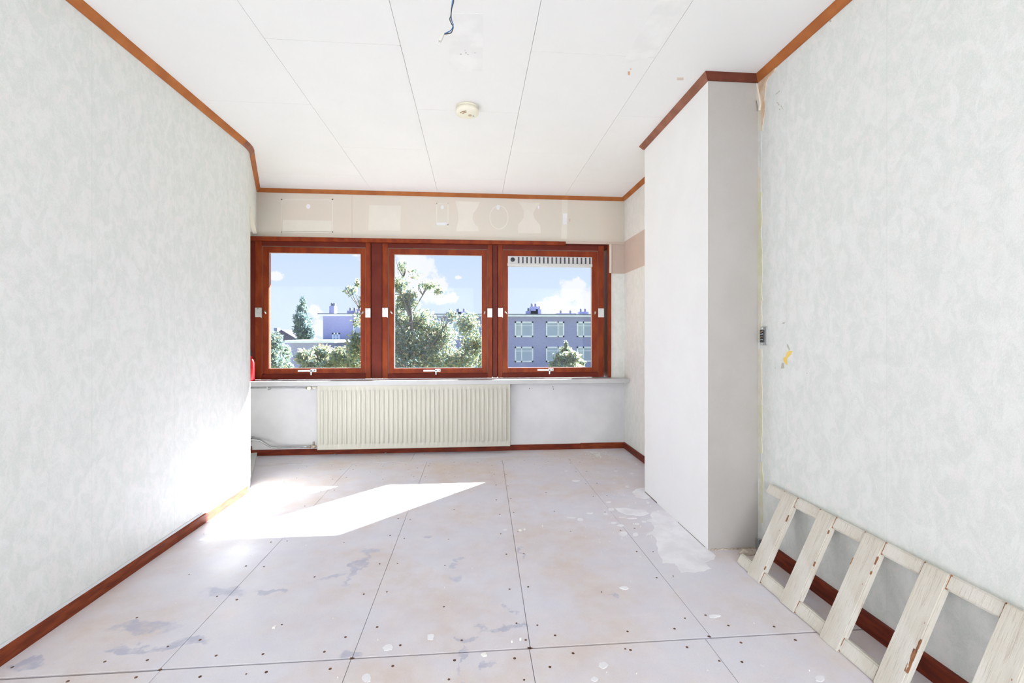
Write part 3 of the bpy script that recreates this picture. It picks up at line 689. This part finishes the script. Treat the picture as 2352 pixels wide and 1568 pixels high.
WR = empty('ceiling_wire', (-.075, 1.75, H), 'loose blue and black ceiling wires ending in a small terminal', 'wire')
def wy(u, v, o=0): p = on_y(u, v, 1.75); return (p.x, 1.75 + o, p.z)
tube('blue_wire', smooth_pts([(-.078, 1.75, 2.449), wy(1039, 0), wy(1037, 20), wy(1036, 35, .004), wy(1038, 48, .002), wy(1041, 58, -.003), wy(1037, 68), wy(1030, 73), wy(1024, 76), wy(1018, 78)], 6), .0019, M['blue_wire'], WR, 8)
tube('black_wire', smooth_pts([(-.074, 1.752, 2.449), wy(1042, 0, .003), wy(1038, 20, -.003), wy(1035.5, 38, -.003), wy(1033, 44), wy(1037, 53, .004), wy(1041, 61, .003), wy(1037, 75, -.002), wy(1030, 77), wy(1018, 78.5)], 6), .0019, M['black'], WR, 8)
c1, c2 = Vector(wy(1018, 76)), Vector(wy(1010, 95)); d = (c2 - c1).normalized(); sx = d.cross(Vector((0, 1, 0)))
bm = bmesh.new(); add_box(bm, (-.0055, -.006, 0), (.0055, .006, (c2 - c1).length), .001)
bmesh.ops.transform(bm, matrix=Matrix((( sx.x, 0, d.x, c1.x), (sx.y, 1, d.y, c1.y), (sx.z, 0, d.z, c1.z), (0, 0, 0, 1))), verts=bm.verts[:])
tb = link('terminal_block', bm_mesh(bm), pm('ivory grey terminal', (.60, .59, .54), None, 9, .5), WR)
lp = [c2 + d * .006 + (sx * math.cos(a) * .0065 + d * math.sin(a) * .0085) for a in [k * math.pi / 8 for k in range(17)]]
tube('hook_loop', lp, .0011, M['silver'], tb, 6)
lathe('ceiling_hole', [(0, -.0015), (.009, -.0015), (.010, 0)], M['dark'], WR, 14, (-.076, 1.751, H))

# ------------------------------------------------------------------ socket and damage on the right wall
so_ = on_x(1755, 771, XR)
SK = empty('socket_box', (XR, so_.y, so_.z), 'open grey metal socket box in the right wall beside the pier', 'socket')
box('metal_plate', (XR - .006, so_.y - .030, so_.z - .047), (XR, so_.y + .022, so_.z + .047), M['metal'], SK, .003)
box('open_box', (XR - .010, so_.y - .010, so_.z - .033), (XR - .005, so_.y + .021, so_.z + .030), M['black'], SK, .002)
for k in range(4): tube('wire_stub', [(XR - .011, so_.y + .014, so_.z - .024 + k * .015), (XR - .016, so_.y + .004, so_.z - .018 + k * .012), (XR - .011, so_.y - .006, so_.z - .020 + k * .015)], .0022, M['knob_dark'] if k % 2 else M['metal'], SK, 6)
for zz in (-.040, .038): box('screw_tab', (XR - .0085, so_.y + .004, so_.z + zz - .004), (XR - .005, so_.y + .014, so_.z + zz + .004), M['silver'], SK)
def wmark(pts, mat, d=.0012, name='torn_patch', parent=None):
    P = [on_x(u, v, XR) for u, v in pts]; return prism(name, [(p.y, p.z) for p in P], XR - d, XR, mat, parent or wr, 'x')
M['yellow'] = pm('yellow underlayer', (.80, .58, .16), None, 12, .8); M['grey_tear'] = pm('grey tear', (.46, .46, .40), None, 12, .8)
M['rustpaper'] = pm('rust stained paper', (.60, .42, .28), (.72, .60, .48), 25, .8, .3, 60); M['bareplaster'] = pm('bare grey plaster corner', (.70, .71, .72), (.60, .60, .57), 12, .85, .2, 60)
M['olive'] = pm('yellow green glue residue', (.62, .61, .42), (.68, .66, .54), 16, .8); M['tan'] = pm('tan glue residue', (.66, .60, .47), (.70, .67, .58), 16, .8)
s = 300 / 1344.
def cw(l): return [(1650 + a * s, 600 + b * s) for a, b in l]
wmark(cw([(705, 940), (725, 920), (762, 922), (755, 945), (740, 970), (720, 985), (707, 1000), (712, 1068), (700, 1060), (672, 1030), (668, 990), (690, 985), (700, 965)]), M['yellow'], name='yellow_tear')
wmark(cw([(655, 1045), (675, 1045), (680, 1100), (645, 1102), (650, 1070)]), M['grey_tear']); wmark(cw([(708, 850), (716, 850), (738, 912), (730, 915), (706, 872)]), M['grey_tear'])
wmark(cw([(655, 640), (670, 628), (690, 626), (676, 642)]), M['grey_tear']); wmark(cw([(578, 1098), (588, 1092), (592, 1100)]), M['grey_tear']); wmark(cw([(908, 1148), (915, 1146), (915, 1155)]), M['grey_tear'])
for (u, v) in ((1789, 240), (1795, 244), (1797, 248), (1791, 251), (1786, 236)): wmark([(u - 1.5, v - 1.5), (u + 1.5, v - 1), (u + 1, v + 2), (u - 1, v + 1)], M['grey_tear'])
wmark([(1905, 36), (1909, 34), (1909, 50), (1906, 51)], M['grey_tear']); wmark([(1782, 216), (1791, 208), (1792, 209), (1783, 217)], M['grey_tear'])
# bare corner strip between the pier and the right wall, split into its differently coloured lengths
def strip(v0, v1, ua, ub, mat, d=.0016, name='bare_corner_strip'):
    n = 7; L = [(ua + rnd.uniform(-1, 1), v0 + (v1 - v0) * k / n) for k in range(n + 1)]; Rr = [(ub + rnd.uniform(-1.6, 1.6), v0 + (v1 - v0) * k / n) for k in range(n + 1)]
    wmark(L + Rr[::-1], mat, d, name)
strip(190, 1240, 1736, 1750, M['bareplaster'], .0012)
strip(200, 300, 1738, 1752, M['tan'], .0022, 'glue_residue')
for (a, b, u0, u1, mt) in ((385, 440, 1739, 1748, 'tan'), (440, 560, 1741, 1750, 'olive'), (560, 690, 1741, 1751, 'olive'), (690, 780, 1742, 1750, 'tan'), (800, 930, 1742, 1751, 'tan'), (930, 1040, 1743, 1751, 'olive'), (1060, 1200, 1746, 1753, 'olive')): strip(a, b, u0, u1, M[mt], .0022, 'glue_residue')
s = 450 / 1764.
wmark([(1400 + a * s, 100 + b * s) for a, b in [(1345, 330), (1400, 265), (1470, 205), (1520, 160), (1505, 200), (1490, 250), (1440, 300), (1415, 350), (1405, 420), (1400, 500), (1405, 600), (1390, 700), (1375, 760), (1368, 650), (1372, 560), (1350, 470), (1345, 400)]], M['rustpaper'], .003, 'torn_wallpaper')
wmark([(1400 + a * s, 100 + b * s) for a, b in [(1305, 335), (1335, 315), (1345, 400), (1372, 545), (1362, 600), (1345, 520), (1318, 420)]], M['beige_light'], .012, 'peeling_flap')
box('floor_gap', (1.2012, 2.93, 0), (1.2038, 3.14, .005), M['dark'], wc)
box('floor_gap', (1.2022, 2.30, 0), (1.2038, 2.62, .0025), M['dark'], wc)
# worn lower edge of the pier and the rubble in the corner
bm = bmesh.new()
for k in range(26):
    x = 1.215 + .24 * k / 25; add_box(bm, (x - .006, 2.2665 - rnd.uniform(0, .005), 0), (x + .006, 2.272, rnd.uniform(.0015, .007)), .0)
tag(link('crumbled_edge', bm_mesh(bm), M['debris'], wc), kind='stuff')
def lump(name, c, r, mat, parent=None, seed=0, sq=.5):
    rr = random.Random(seed); bm = bmesh.new(); bmesh.ops.create_icosphere(bm, subdivisions=2, radius=1)
    for v in bm.verts:
        k = rr.uniform(.72, 1.12); v.co = Vector((v.co.x * r[0] * k, v.co.y * r[1] * k, max(v.co.z * r[2] * k, -r[2] * sq))); v.co += Vector((c[0], c[1], c[2] + r[2] * sq))
    return link(name, bm_mesh(bm), mat, parent)
p = on_z(1716, 1272)
o = lump('plaster_rubble', (p.x, p.y, 0), (.042, .024, .016), M['debris'], None, 3); tag(o, 'flat lump of crumbled plaster on the floor in the corner beside the pier', 'rubble')
o = box('pipe_stub', (1.455, 2.235, 0), (XR - .002, 2.258, .060), M['metal'], None, .003); tag(o, 'small grey metal stub in the corner at the foot of the pier', 'pipe stub')

# ------------------------------------------------------------------ slatted frame leaning on the right wall
LA = Vector((1.270, 0, .0)); LB = Vector((1.455, 0, .385)); tv = (LB - LA).normalized(); nvv = Vector((tv.z, 0, -tv.x)) * -1   # nvv points to the room side
LF = empty('slatted_frame', (1.30, 1.5, 0), 'slatted wooden frame with flaking white paint leaning on the right wall', 'slatted frame')
lift = .004
def lbox(name, s0, s1, t0, t1, n0, n1, mat, parent, bev=.003, taper=None):
    """s along y, t up the lean, n outwards from the face towards the room"""
    org = Vector((0, (s0 + s1) / 2, 0)) + LA + tv * ((t0 + t1) / 2) + nvv * ((n0 + n1) / 2) + Vector((0, 0, lift))
    bm = bmesh.new(); a = ((n0 - n1) / 2, (s0 - s1) / 2, (t0 - t1) / 2); b = tuple(-x for x in a); add_box(bm, a, b, 0)
    if taper == 'lo':
        for v in bm.verts:
            if v.co.y > 0 and v.co.z > 0: v.co.y -= .0 ; 
    bmesh.ops.subdivide_edges(bm, edges=[e for e in bm.edges], cuts=3, use_grid_fill=True)
    for v in bm.verts: v.co += Vector((rnd.uniform(-.0006, .0006), rnd.uniform(-.0006, .0006), rnd.uniform(-.0006, .0006)))
    sharp = [e for e in bm.edges if len(e.link_faces) == 2 and e.link_faces[0].normal.dot(e.link_faces[1].normal) < .5]
    bmesh.ops.recalc_face_normals(bm, faces=bm.faces[:])
    sharp = [e for e in bm.edges if len(e.link_faces) == 2 and e.calc_face_angle(0) > .8]
    bmesh.ops.bevel(bm, geom=sharp, offset=bev, segments=2, affect='EDGES')
    me = bm_mesh(bm); o = link(name, me, mat)
    Rm = Matrix((( nvv.x, 0, tv.x), (0, 1, 0), (nvv.z, 0, tv.z))).transposed().transposed()
    o.rotation_euler = Rm.to_euler(); o.location = org; put(o, parent); return o
REND = .70
rail_lo = lbox('rail', 2.128, REND, .0, .052, -.034, 0, M['flake'], LF, .005)
rail_hi = lbox('rail', 2.145, REND, .368, .416, -.034, 0, M['flake'], LF, .005)
slats = [(2.032, 1.944), (1.808, 1.724), (1.587, 1.502), (1.361, 1.281), (1.135, 1.050), (.910, .826)]
for k, (a, b) in enumerate(slats):
    sl = lbox('slat', a, b, -.002 if k % 2 else -.006, .414, -.020, .005, M['flake'], LF, .003)
    for e_s, sg in ((a, 1), (b, -1)):
        for ta, tb_ in ((.368, .4155), (.001, .050)): lbox('open_joint', e_s + sg * .0012 + .0009, e_s + sg * .0012 - .0009, ta, tb_, -.004, .0006, M['bare_wood'], LF, .0003)
    for q in range(3 if k in (0, 2, 3) else 2):
        tt = rnd.uniform(.06, .36); ln = rnd.uniform(.010, .038)
        if k == 3 and q == 0: tt, ln = .09, .075
        side = b if rnd.random() < .75 or q == 0 else a
        nm = lbox('bare_spot', side + (.0042 if side == b else -.0042) * (2.4 if ln > .06 else 1), side - (.0006 if side == b else -.0006), tt, tt + ln, .001, .0056, M['bare_wood'], sl if False else LF, .001)

# ------------------------------------------------------------------ crumbs and chips on the floor
def chip(u, v, r, lab, k, mat='chip'):
    p = on_z(u, v); a0 = rnd.uniform(0, 6); pts = [(p.x + r * math.cos(a0 + a) * rnd.uniform(.5, 1.1), p.y + r * math.sin(a0 + a) * rnd.uniform(.5, 1.1)) for a in (0, 1.3, 2.6, 4.2, 5.2)]
    bm = bmesh.new(); lo = [bm.verts.new((x, y, .0005)) for x, y in pts]; hi = [bm.verts.new((p.x + (x - p.x) * .85, p.y + (y - p.y) * .85, .004 + rnd.uniform(0, .004))) for x, y in pts]
    bm.faces.new(lo); bm.faces.new(hi)
    for i in range(5): bm.faces.new((lo[i], lo[(i + 1) % 5], hi[(i + 1) % 5], hi[i]))
    o = link('plaster_chip', bm_mesh(bm), M[mat]); tag(o, lab, 'chip', 'plaster chips on the floor')
for k, (u, v, r, lab) in enumerate(((631, 1441, .010, 'lone white plaster chip on the left boards, below the sunlit patch'),
        (1112, 1504, .012, 'white triangular chip just below the cross joint in front'), (1196, 1218, .013, 'pale chip right beside the long middle floor joint, below the sunlight'),
        (1205, 1216, .010, 'tan edged chip touching the pale chip by the middle joint'), (1246, 1209, .008, 'small white chip standing right of the middle joint'),
        (1175, 1474, .007, 'small round white chip left of the joint crossing in front'), (1195, 1470, .007, 'small white chip nearest the joint crossing in front'),
        (752, 1122, .013, 'grey crumb in the shadow band between the two sunlit patches'), (770, 1044, .016, 'grey crumb on the floor under the left part of the radiator'),
        (1505, 1060, .010, 'long thin pale sliver beside the white side of the pier') if False else (1462, 1066, .014, 'pale sliver on the floor just left of the far pier corner'),
        (795, 1040, .018, 'dark flat flake under the radiator beside the grey crumb'), (885, 1041, .014, 'grey flake under the middle of the radiator'))):
    chip(u, v, r, lab, k, 'chip' if k not in (7, 8, 10, 11) else 'metal')
bm = bmesh.new()
def sliver(x, y, L, wd, a, z):
    d = Vector((math.cos(a), math.sin(a), 0)); nn = Vector((-d.y, d.x, 0)) * wd; c = Vector((x, y, z))
    P0 = [c - d * L + nn, c - d * L - nn, c + Vector((0, 0, .004)) - nn, c + Vector((0, 0, .004)) + nn, c + d * L - nn, c + d * L + nn]
    vs = [bm.verts.new(p) for p in P0]; vb = [bm.verts.new(p - Vector((0, 0, .0012))) for p in P0]
    for V in (vs, vb): bm.faces.new((V[0], V[1], V[2], V[3])); bm.faces.new((V[3], V[2], V[4], V[5]))
    for i, j in ((0, 1), (1, 2), (2, 4), (4, 5), (5, 3), (3, 0)): bm.faces.new((vs[i], vs[j], vb[j], vb[i]))
pc = on_z(1368, 1045)
for k in range(46): sliver(pc.x + rnd.gauss(.0, .04), pc.y + rnd.gauss(0, .045), rnd.uniform(.010, .030), rnd.uniform(.002, .004), rnd.uniform(0, 3.1), rnd.uniform(.002, .012))
for k in range(22): sliver(pc.x + rnd.uniform(-.02, .16), pc.y + rnd.uniform(-.06, .16), rnd.uniform(.004, .016), .002, rnd.uniform(0, 3.1), .002)
o = link('shavings', bm_mesh(bm), M['chip']); tag(o, 'small heap of pale wood and paint shavings on the floor near the bay corner', 'shavings', kind='stuff')
bm = bmesh.new()
for k in range(170): sliver(rnd.uniform(-1.5, 1.15), rnd.uniform(1.0, 4.3), rnd.uniform(.0012, .0035), .001, rnd.uniform(0, 3.1), .0016)
for k in range(80): sliver(rnd.uniform(.6, 1.2), rnd.uniform(2.2, 4.0), rnd.uniform(.0015, .005), .0014, rnd.uniform(0, 3.1), .0016)
o = link('crumbs', bm_mesh(bm), M['chip']); tag(o, 'fine white crumbs scattered over the hardboard floor', 'crumbs', kind='stuff')

# ------------------------------------------------------------------ outside
GZ = -6.2
M['grass'] = pm('street green', (.16, .20, .08), (.24, .22, .16), .3, .9); M['asphalt'] = pm('asphalt', (.18, .18, .18), None, 1, .9)
gd = box('ground', (-90, 6, GZ - .3), (90, 130, GZ), M['grass']); tag(gd, 'green courtyard ground far below the windows', 'ground', kind='structure')
m, t, b = new_mat('haze tinted brick'); pos = t.node('ShaderNodeTexCoord').outputs['Object']
mp = t.node('ShaderNodeMapping', i_Vector=pos, i_Rotation=(math.radians(90), 0, 0)).outputs[0]
bk = t.node('ShaderNodeTexBrick', i_Vector=mp, i_Scale=1.0, i_Color1=(.36, .35, .60, 1), i_Color2=(.32, .31, .55, 1), i_Mortar=(.34, .34, .52, 1))  # brown brick shifted to lavender so the colour carries the distant haze
bk.inputs['Mortar Size'].default_value = .012; bk.inputs['Brick Width'].default_value = .22; bk.inputs['Row Height'].default_value = .065
t.l.new(bk.outputs[0], b.inputs['Base Color']); b.inputs['Roughness'].default_value = .9; M['brick'] = m
M['ext_white'] = pm('white window wood', (.84, .85, .92), None, 2, .5); M['curtain'] = pm('pale curtain', (.55, .58, .62), (.44, .50, .56), .9, .8, stretch=(5, 1, .4))
M['roofgrey'] = pm('grey roofing', (.22, .23, .27), None, 1, .9); M['tile'] = pm('dark roof tile', (.07, .06, .10), (.06, .05, .09), 1.5, .9)
m, t, b = new_mat('far window glass'); b.inputs['Base Color'].default_value = (.40, .46, .58, 1); b.inputs['Roughness'].default_value = .12; M['farglass'] = m

DY = 48.0
def e_(u, v, y=DY): return on_y(u, v, y)
BL = empty('apartment_building', (0, DY, GZ), 'long brown brick apartment block with white windows across the courtyard', 'building')
xl, xr = e_(742, 700).x, 34.0; zt = e_(1260, 727).z
box('brick_wall', (xl, DY, GZ), (xr, DY + 9, zt), M['brick'], BL)
box('roof', (xl - .4, DY - .45, zt + .16), (xr + .3, DY + 9.4, zt + .26), M['roofgrey'], BL)
box('fascia', (xl - .4, DY - .45, zt - .02), (xr + .3, DY - .30, zt + .18), M['ext_white'], BL); box('soffit', (xl - .4, DY - .31, zt - .02), (xr + .3, DY, zt + .02), M['ext_white'], BL)
def awin(x0, x1, z0, z1, post, y=DY, parent=None):
    W = boxes('window', [((x0, y - .06, z0), (x1, y + .02, z0 + .16)), ((x0, y - .06, z1 - .16), (x1, y + .02, z1)), ((x0, y - .06, z0), (x0 + .15, y + .02, z1)), ((x1 - .15, y - .06, z0), (x1, y + .02, z1)),
                       ((x0 + (x1 - x0) * post - .06, y - .06, z0), (x0 + (x1 - x0) * post + .06, y + .02, z1)), ((x0, y - .04, z1 - .48), (x1, y, z1 - .42))], M['ext_white'], parent)
    xm = x0 + (x1 - x0) * post
    box('pane', (x0 + .1, y - .02, z0 + .1), (xm, y - .005, z1 - .1), M['farglass'], W); box('pane', (xm, y - .02, z0 + .1), (x1 - .1, y - .005, z1 - .1), M['farglass'], W)
    if rnd.random() < .7:
        xx = x0 + .2 if rnd.random() < .5 else xm + .1
        box('curtain', (xx, y - .035, z0 + .16), (xx + (x1 - x0) * .28, y - .022, z1 - .2), M['curtain'], W)
pxm = (e_(1204 + 71.4, 756) - e_(1204, 756)).x; xc0 = e_(1203.5, 756).x
wt = [(e_(1203, 738).z, e_(1203, 774).z), (e_(1203, 796).z, e_(1203, 831.5).z)]; wt.append((wt[1][0] - 2.66, wt[1][1] - 2.66))
for r_, (za, zb) in enumerate(wt):
    for k in range(-5, 9):
        xc = xc0 + k * pxm; awin(xc - .98, xc + .98, zb, za, .37 if k % 2 == 0 else .66, DY, BL)
a, b = e_(763, 764), e_(781, 794); awin(a.x, b.x, b.z - .5, a.z, .5, DY, BL)
for (u, w_, h_) in ((748, .5, .95), (795, .9, .45), (816, .8, .6), (1226, 1.1, .5), (1233, .8, 1.0), (1243, .6, .7), (1310, 2.2, .25), (1352, 1.0, .45), (1040, 1.6, .35), (1058, 1.2, .4)):
    x = e_(u, 700).x; c = box('chimney', (x - w_ / 2, DY + 2, zt + .2), (x + w_ / 2, DY + 3, zt + .2 + h_), M['brick'], BL)
    for q in (-1, 1): lathe('chimney_pot', [(.12, 0), (.12, .3), (.09, .34), (0, .34)], M['roofgrey'], c, 8, (x + q * w_ / 4, DY + 2.5, zt + .2 + h_))
AN = empty('annex', (e_(700, 800, 40).x, 40, GZ), 'low flat-roofed brick annex left of the apartment block', 'building')
box('brick_wall', (e_(670, 800, 40).x, 40, GZ), (e_(742, 800, 40).x, 47.9, e_(700, 787, 40).z), M['brick'], AN)
box('roof', (e_(659, 800, 40).x, 39.5, e_(700, 787, 40).z), (e_(772, 800, 40).x, 47.9, e_(700, 781, 40).z), M['ext_white'], AN)
HS = empty('house', (e_(652, 790, 70).x, 70, GZ), 'distant house with a dark pitched roof beyond the left trees', 'building')
hx0, hx1 = e_(622, 780, 70).x, e_(682, 780, 70).x; hz, hp = e_(650, 782, 70).z, e_(650, 757, 70).z
box('wall', (hx0, 70, GZ), (hx1, 78, hz), M['brick'], HS)
prism('roof', [(hx0 - .6, hz), ((hx0 * .55 + hx1 * .45), hp), (hx1 + .6, hz)], 69.5, 78.5, M['tile'], HS, 'y')
box('chimney', (e_(629, 760, 71).x, 71, hz), (e_(637, 760, 71).x, 72, e_(633, 753, 71).z), M['brick'], HS)

# trees
def leafmat(name, col, tr=.55):
    m, t, b = new_mat(name); t.n.remove(b)
    pos = t.node('ShaderNodeNewGeometry').outputs['Position']; c = t.mix(t.noise(pos, 6, 2), col, tuple(x * .75 for x in col))
    d_ = t.node('ShaderNodeBsdfDiffuse', i_Color=c); l_ = t.node('ShaderNodeBsdfTranslucent', i_Color=c); mx = t.node('ShaderNodeMixShader', i_0=tr)
    t.l.new(d_.outputs[0], mx.inputs[1]); t.l.new(l_.outputs[0], mx.inputs[2]); t.l.new(mx.outputs[0], t.n['Material Output'].inputs[0]); return m
LM = {'g': leafmat('green leaf', (.27, .34, .23), .5), 'y': leafmat('yellow green leaf', (.45, .46, .26), .5), 'o': leafmat('orange leaf', (.60, .43, .27), .5), 'd': leafmat('dark leaf', (.15, .21, .20), .3), 'b': leafmat('bluish leaf', (.23, .31, .31), .3)}
M['bark'] = pm('grey bark', (.16, .14, .13), None, 8, .9)
nprng = np.random.RandomState(5)
def foliage(name, clusters, n, size, mats, weights, parent):
    """clusters: (centre, radius xyz); leaves are pointed four-sided blades"""
    W_ = np.array([c[1][0] * c[1][2] * (c[2] if len(c) > 2 else 1) for c in clusters]); W_ = W_ / W_.sum()
    idx = nprng.choice(len(clusters), n, p=W_)
    C0 = np.array([tuple(c[0]) for c in clusters])[idx]; R0 = np.array([c[1] for c in clusters])[idx]
    d = nprng.normal(size=(n, 3)); d /= np.linalg.norm(d, axis=1)[:, None]; r = nprng.uniform(.15, 1, n) ** .5
    # gather leaves into twigs so that gaps show
    tw = nprng.randint(0, max(8, n // 22), n); td = nprng.normal(size=(tw.max() + 1, 3)); td /= np.linalg.norm(td, axis=1)[:, None]
    P = C0 + R0 * (.55 * td[tw] * nprng.uniform(.6, 1, n)[:, None] + .5 * d * r[:, None])
    a = nprng.normal(size=(n, 3)); a /= np.linalg.norm(a, axis=1)[:, None]; a[:, 2] -= .4; a /= np.linalg.norm(a, axis=1)[:, None]
    b = np.cross(a, nprng.normal(size=(n, 3))); b /= np.linalg.norm(b, axis=1)[:, None]
    L = size * nprng.uniform(.6, 1.25, n)[:, None]
    V = np.stack([P - a * L, P + b * L * .42 - a * L * .1, P + a * L, P - b * L * .42 - a * L * .1], 1).reshape(-1, 3)
    me = bpy.data.meshes.new(name); me.vertices.add(4 * n); me.vertices.foreach_set('co', V.ravel())
    me.loops.add(4 * n); me.loops.foreach_set('vertex_index', np.arange(4 * n)); me.polygons.add(n); me.polygons.foreach_set('loop_start', np.arange(n) * 4)
    me.polygons.foreach_set('loop_total', np.full(n, 4))
    for q in mats: me.materials.append(LM[q])
    # colour by twig, with some scatter
    base = nprng.choice(len(mats), tw.max() + 1, p=weights)[tw]; alt = nprng.choice(len(mats), n, p=weights)
    me.polygons.foreach_set('material_index', np.where(nprng.rand(n) < .55, base, alt).astype(np.int32)); me.update(); me.validate()
    o = link(name, me, None, parent); tag(o, kind='stuff'); return o
def tree(name, label, cat, Y, cl, n, size, mats, weights, trunk_u, grp='trees outside the windows', dep=1.0, tr=.16, limbs=True):
    px_m = Y / F; tb = on_y(trunk_u, 768, Y)
    T = empty(name, (tb.x, Y, GZ), label, cat, grp)
    C_ = []
    for c in cl:
        u, v, ru, rv = c[:4]; p = on_y(u, v, Y + rnd.uniform(-.6, .6) * dep); C_.append((p, (ru * px_m, max(ru, rv) * px_m * .9, rv * px_m), c[4] if len(c) > 4 else 1))
    foliage('leaves', C_, n, size, mats, weights, T)
    bm = bmesh.new(); low = min(c[0].z for c in C_); top = max(c[0].z for c in C_)
    fork = Vector((tb.x, Y, max(low - .5, GZ + 1.5)))
    add_tube(bm, smooth_pts([(tb.x, Y, GZ), (tb.x + .05, Y, (GZ + fork.z) / 2), fork], 3), [tr * (1 - .04 * k) for k in range(7)], 8)
    add_tube(bm, smooth_pts([fork, (fork.x + .08, fork.y, (fork.z + top) / 2), (fork.x - .05, fork.y, top - .6)], 3), [tr * (.34 - .045 * k) for k in range(7)], 7)
    link('trunk', bm_mesh(bm), M['bark'], T)
    if limbs:
        base = fork.copy()
        for p, r_, _ in C_[::2]:
            hd_ = math.hypot(p.x - base.x, p.y - base.y); fork = Vector((base.x, base.y, min(max(base.z, p.z - .9 * hd_ - .5), max(base.z, top - 1.2))))
            bm = bmesh.new(); mid = fork.lerp(p, .5) + Vector((rnd.uniform(-.2, .2), 0, -.15)); pts = smooth_pts([fork, mid, p], 4)
            add_tube(bm, pts, [tr * .24 * (1 - k / len(pts)) ** 1.3 + .006 for k in range(len(pts))], 6)
            for q in range(4):
                e2 = p + Vector((rnd.uniform(-1, 1) * r_[0], rnd.uniform(-.6, .6) * r_[1], rnd.uniform(-.6, .9) * r_[2])); add_tube(bm, [mid.lerp(p, .6), mid.lerp(e2, .75), e2], [.014, .009, .004], 5)
            link('branch', bm_mesh(bm), M['bark'], T)
    return T
tree('courtyard_tree', 'large leafy tree turning yellow that fills the middle window', 'tree', 12.0,
     [(925, 612, 16, 20, .5), (952, 630, 22, 14, .25), (915, 655, 30, 26, .8), (935, 690, 34, 34, .9), (985, 655, 32, 14, .8), (1008, 668, 14, 14, .6), (900, 720, 45, 45), (960, 740, 55, 40), (1010, 770, 55, 45), (930, 790, 60, 50),
      (1000, 820, 70, 45), (1075, 745, 32, 34, 1.0), (1090, 790, 40, 40), (1060, 830, 60, 35), (920, 850, 70, 50), (860, 770, 30, 60), (815, 800, 26, 45, .8), (822, 735, 16, 26, .45), (806, 668, 20, 14, .45), (822, 650, 10, 14, .5), (1040, 725, 20, 18, .5), (870, 640, 26, 60, .8), (850, 700, 26, 50, .8), (1120, 830, 26, 40)],
     27000, .048, ['g', 'y', 'o', 'd', 'b'], [.28, .36, .08, .10, .18], 940)
tree('yellow_maple', 'low yellowing tree at the foot of the left window', 'tree', 19.0,
     [(700, 822, 26, 22), (740, 812, 34, 24), (785, 815, 34, 24), (760, 840, 60, 26), (720, 850, 40, 24), (815, 830, 26, 30)], 6500, .085, ['y', 'g', 'o', 'b'], [.46, .28, .10, .16], 750)
tree('bushy_tree', 'rounded green tree at the lower left of the left window', 'tree', 26.0,
     [(632, 790, 20, 30), (650, 812, 20, 28), (625, 830, 34, 30), (648, 842, 26, 20), (600, 800, 34, 40)], 5200, .11, ['g', 'y', 'b', 'd'], [.34, .16, .34, .16], 630)
tree('poplar', 'tall slim poplar seen through the left window', 'poplar', 58.0,
     [(696, 694, 7, 16), (694, 712, 14, 18), (690, 732, 18, 20), (700, 738, 18, 20), (688, 756, 17, 20), (702, 760, 20, 20), (698, 778, 22, 18), (710, 772, 14, 16)], 5600, .20, ['b', 'd', 'g'], [.6, .25, .15], 697, dep=1.5, tr=.25)
tree('young_maple', 'small yellow green tree rising at the bottom of the right window', 'tree', 24.0,
     [(1300, 790, 5, 10, 1), (1298, 806, 18, 14), (1292, 822, 26, 18), (1315, 820, 22, 18), (1330, 834, 18, 14), (1275, 838, 20, 14), (1305, 845, 44, 18)], 4200, .10, ['y', 'g', 'b', 'o'], [.5, .28, .17, .05], 1300)
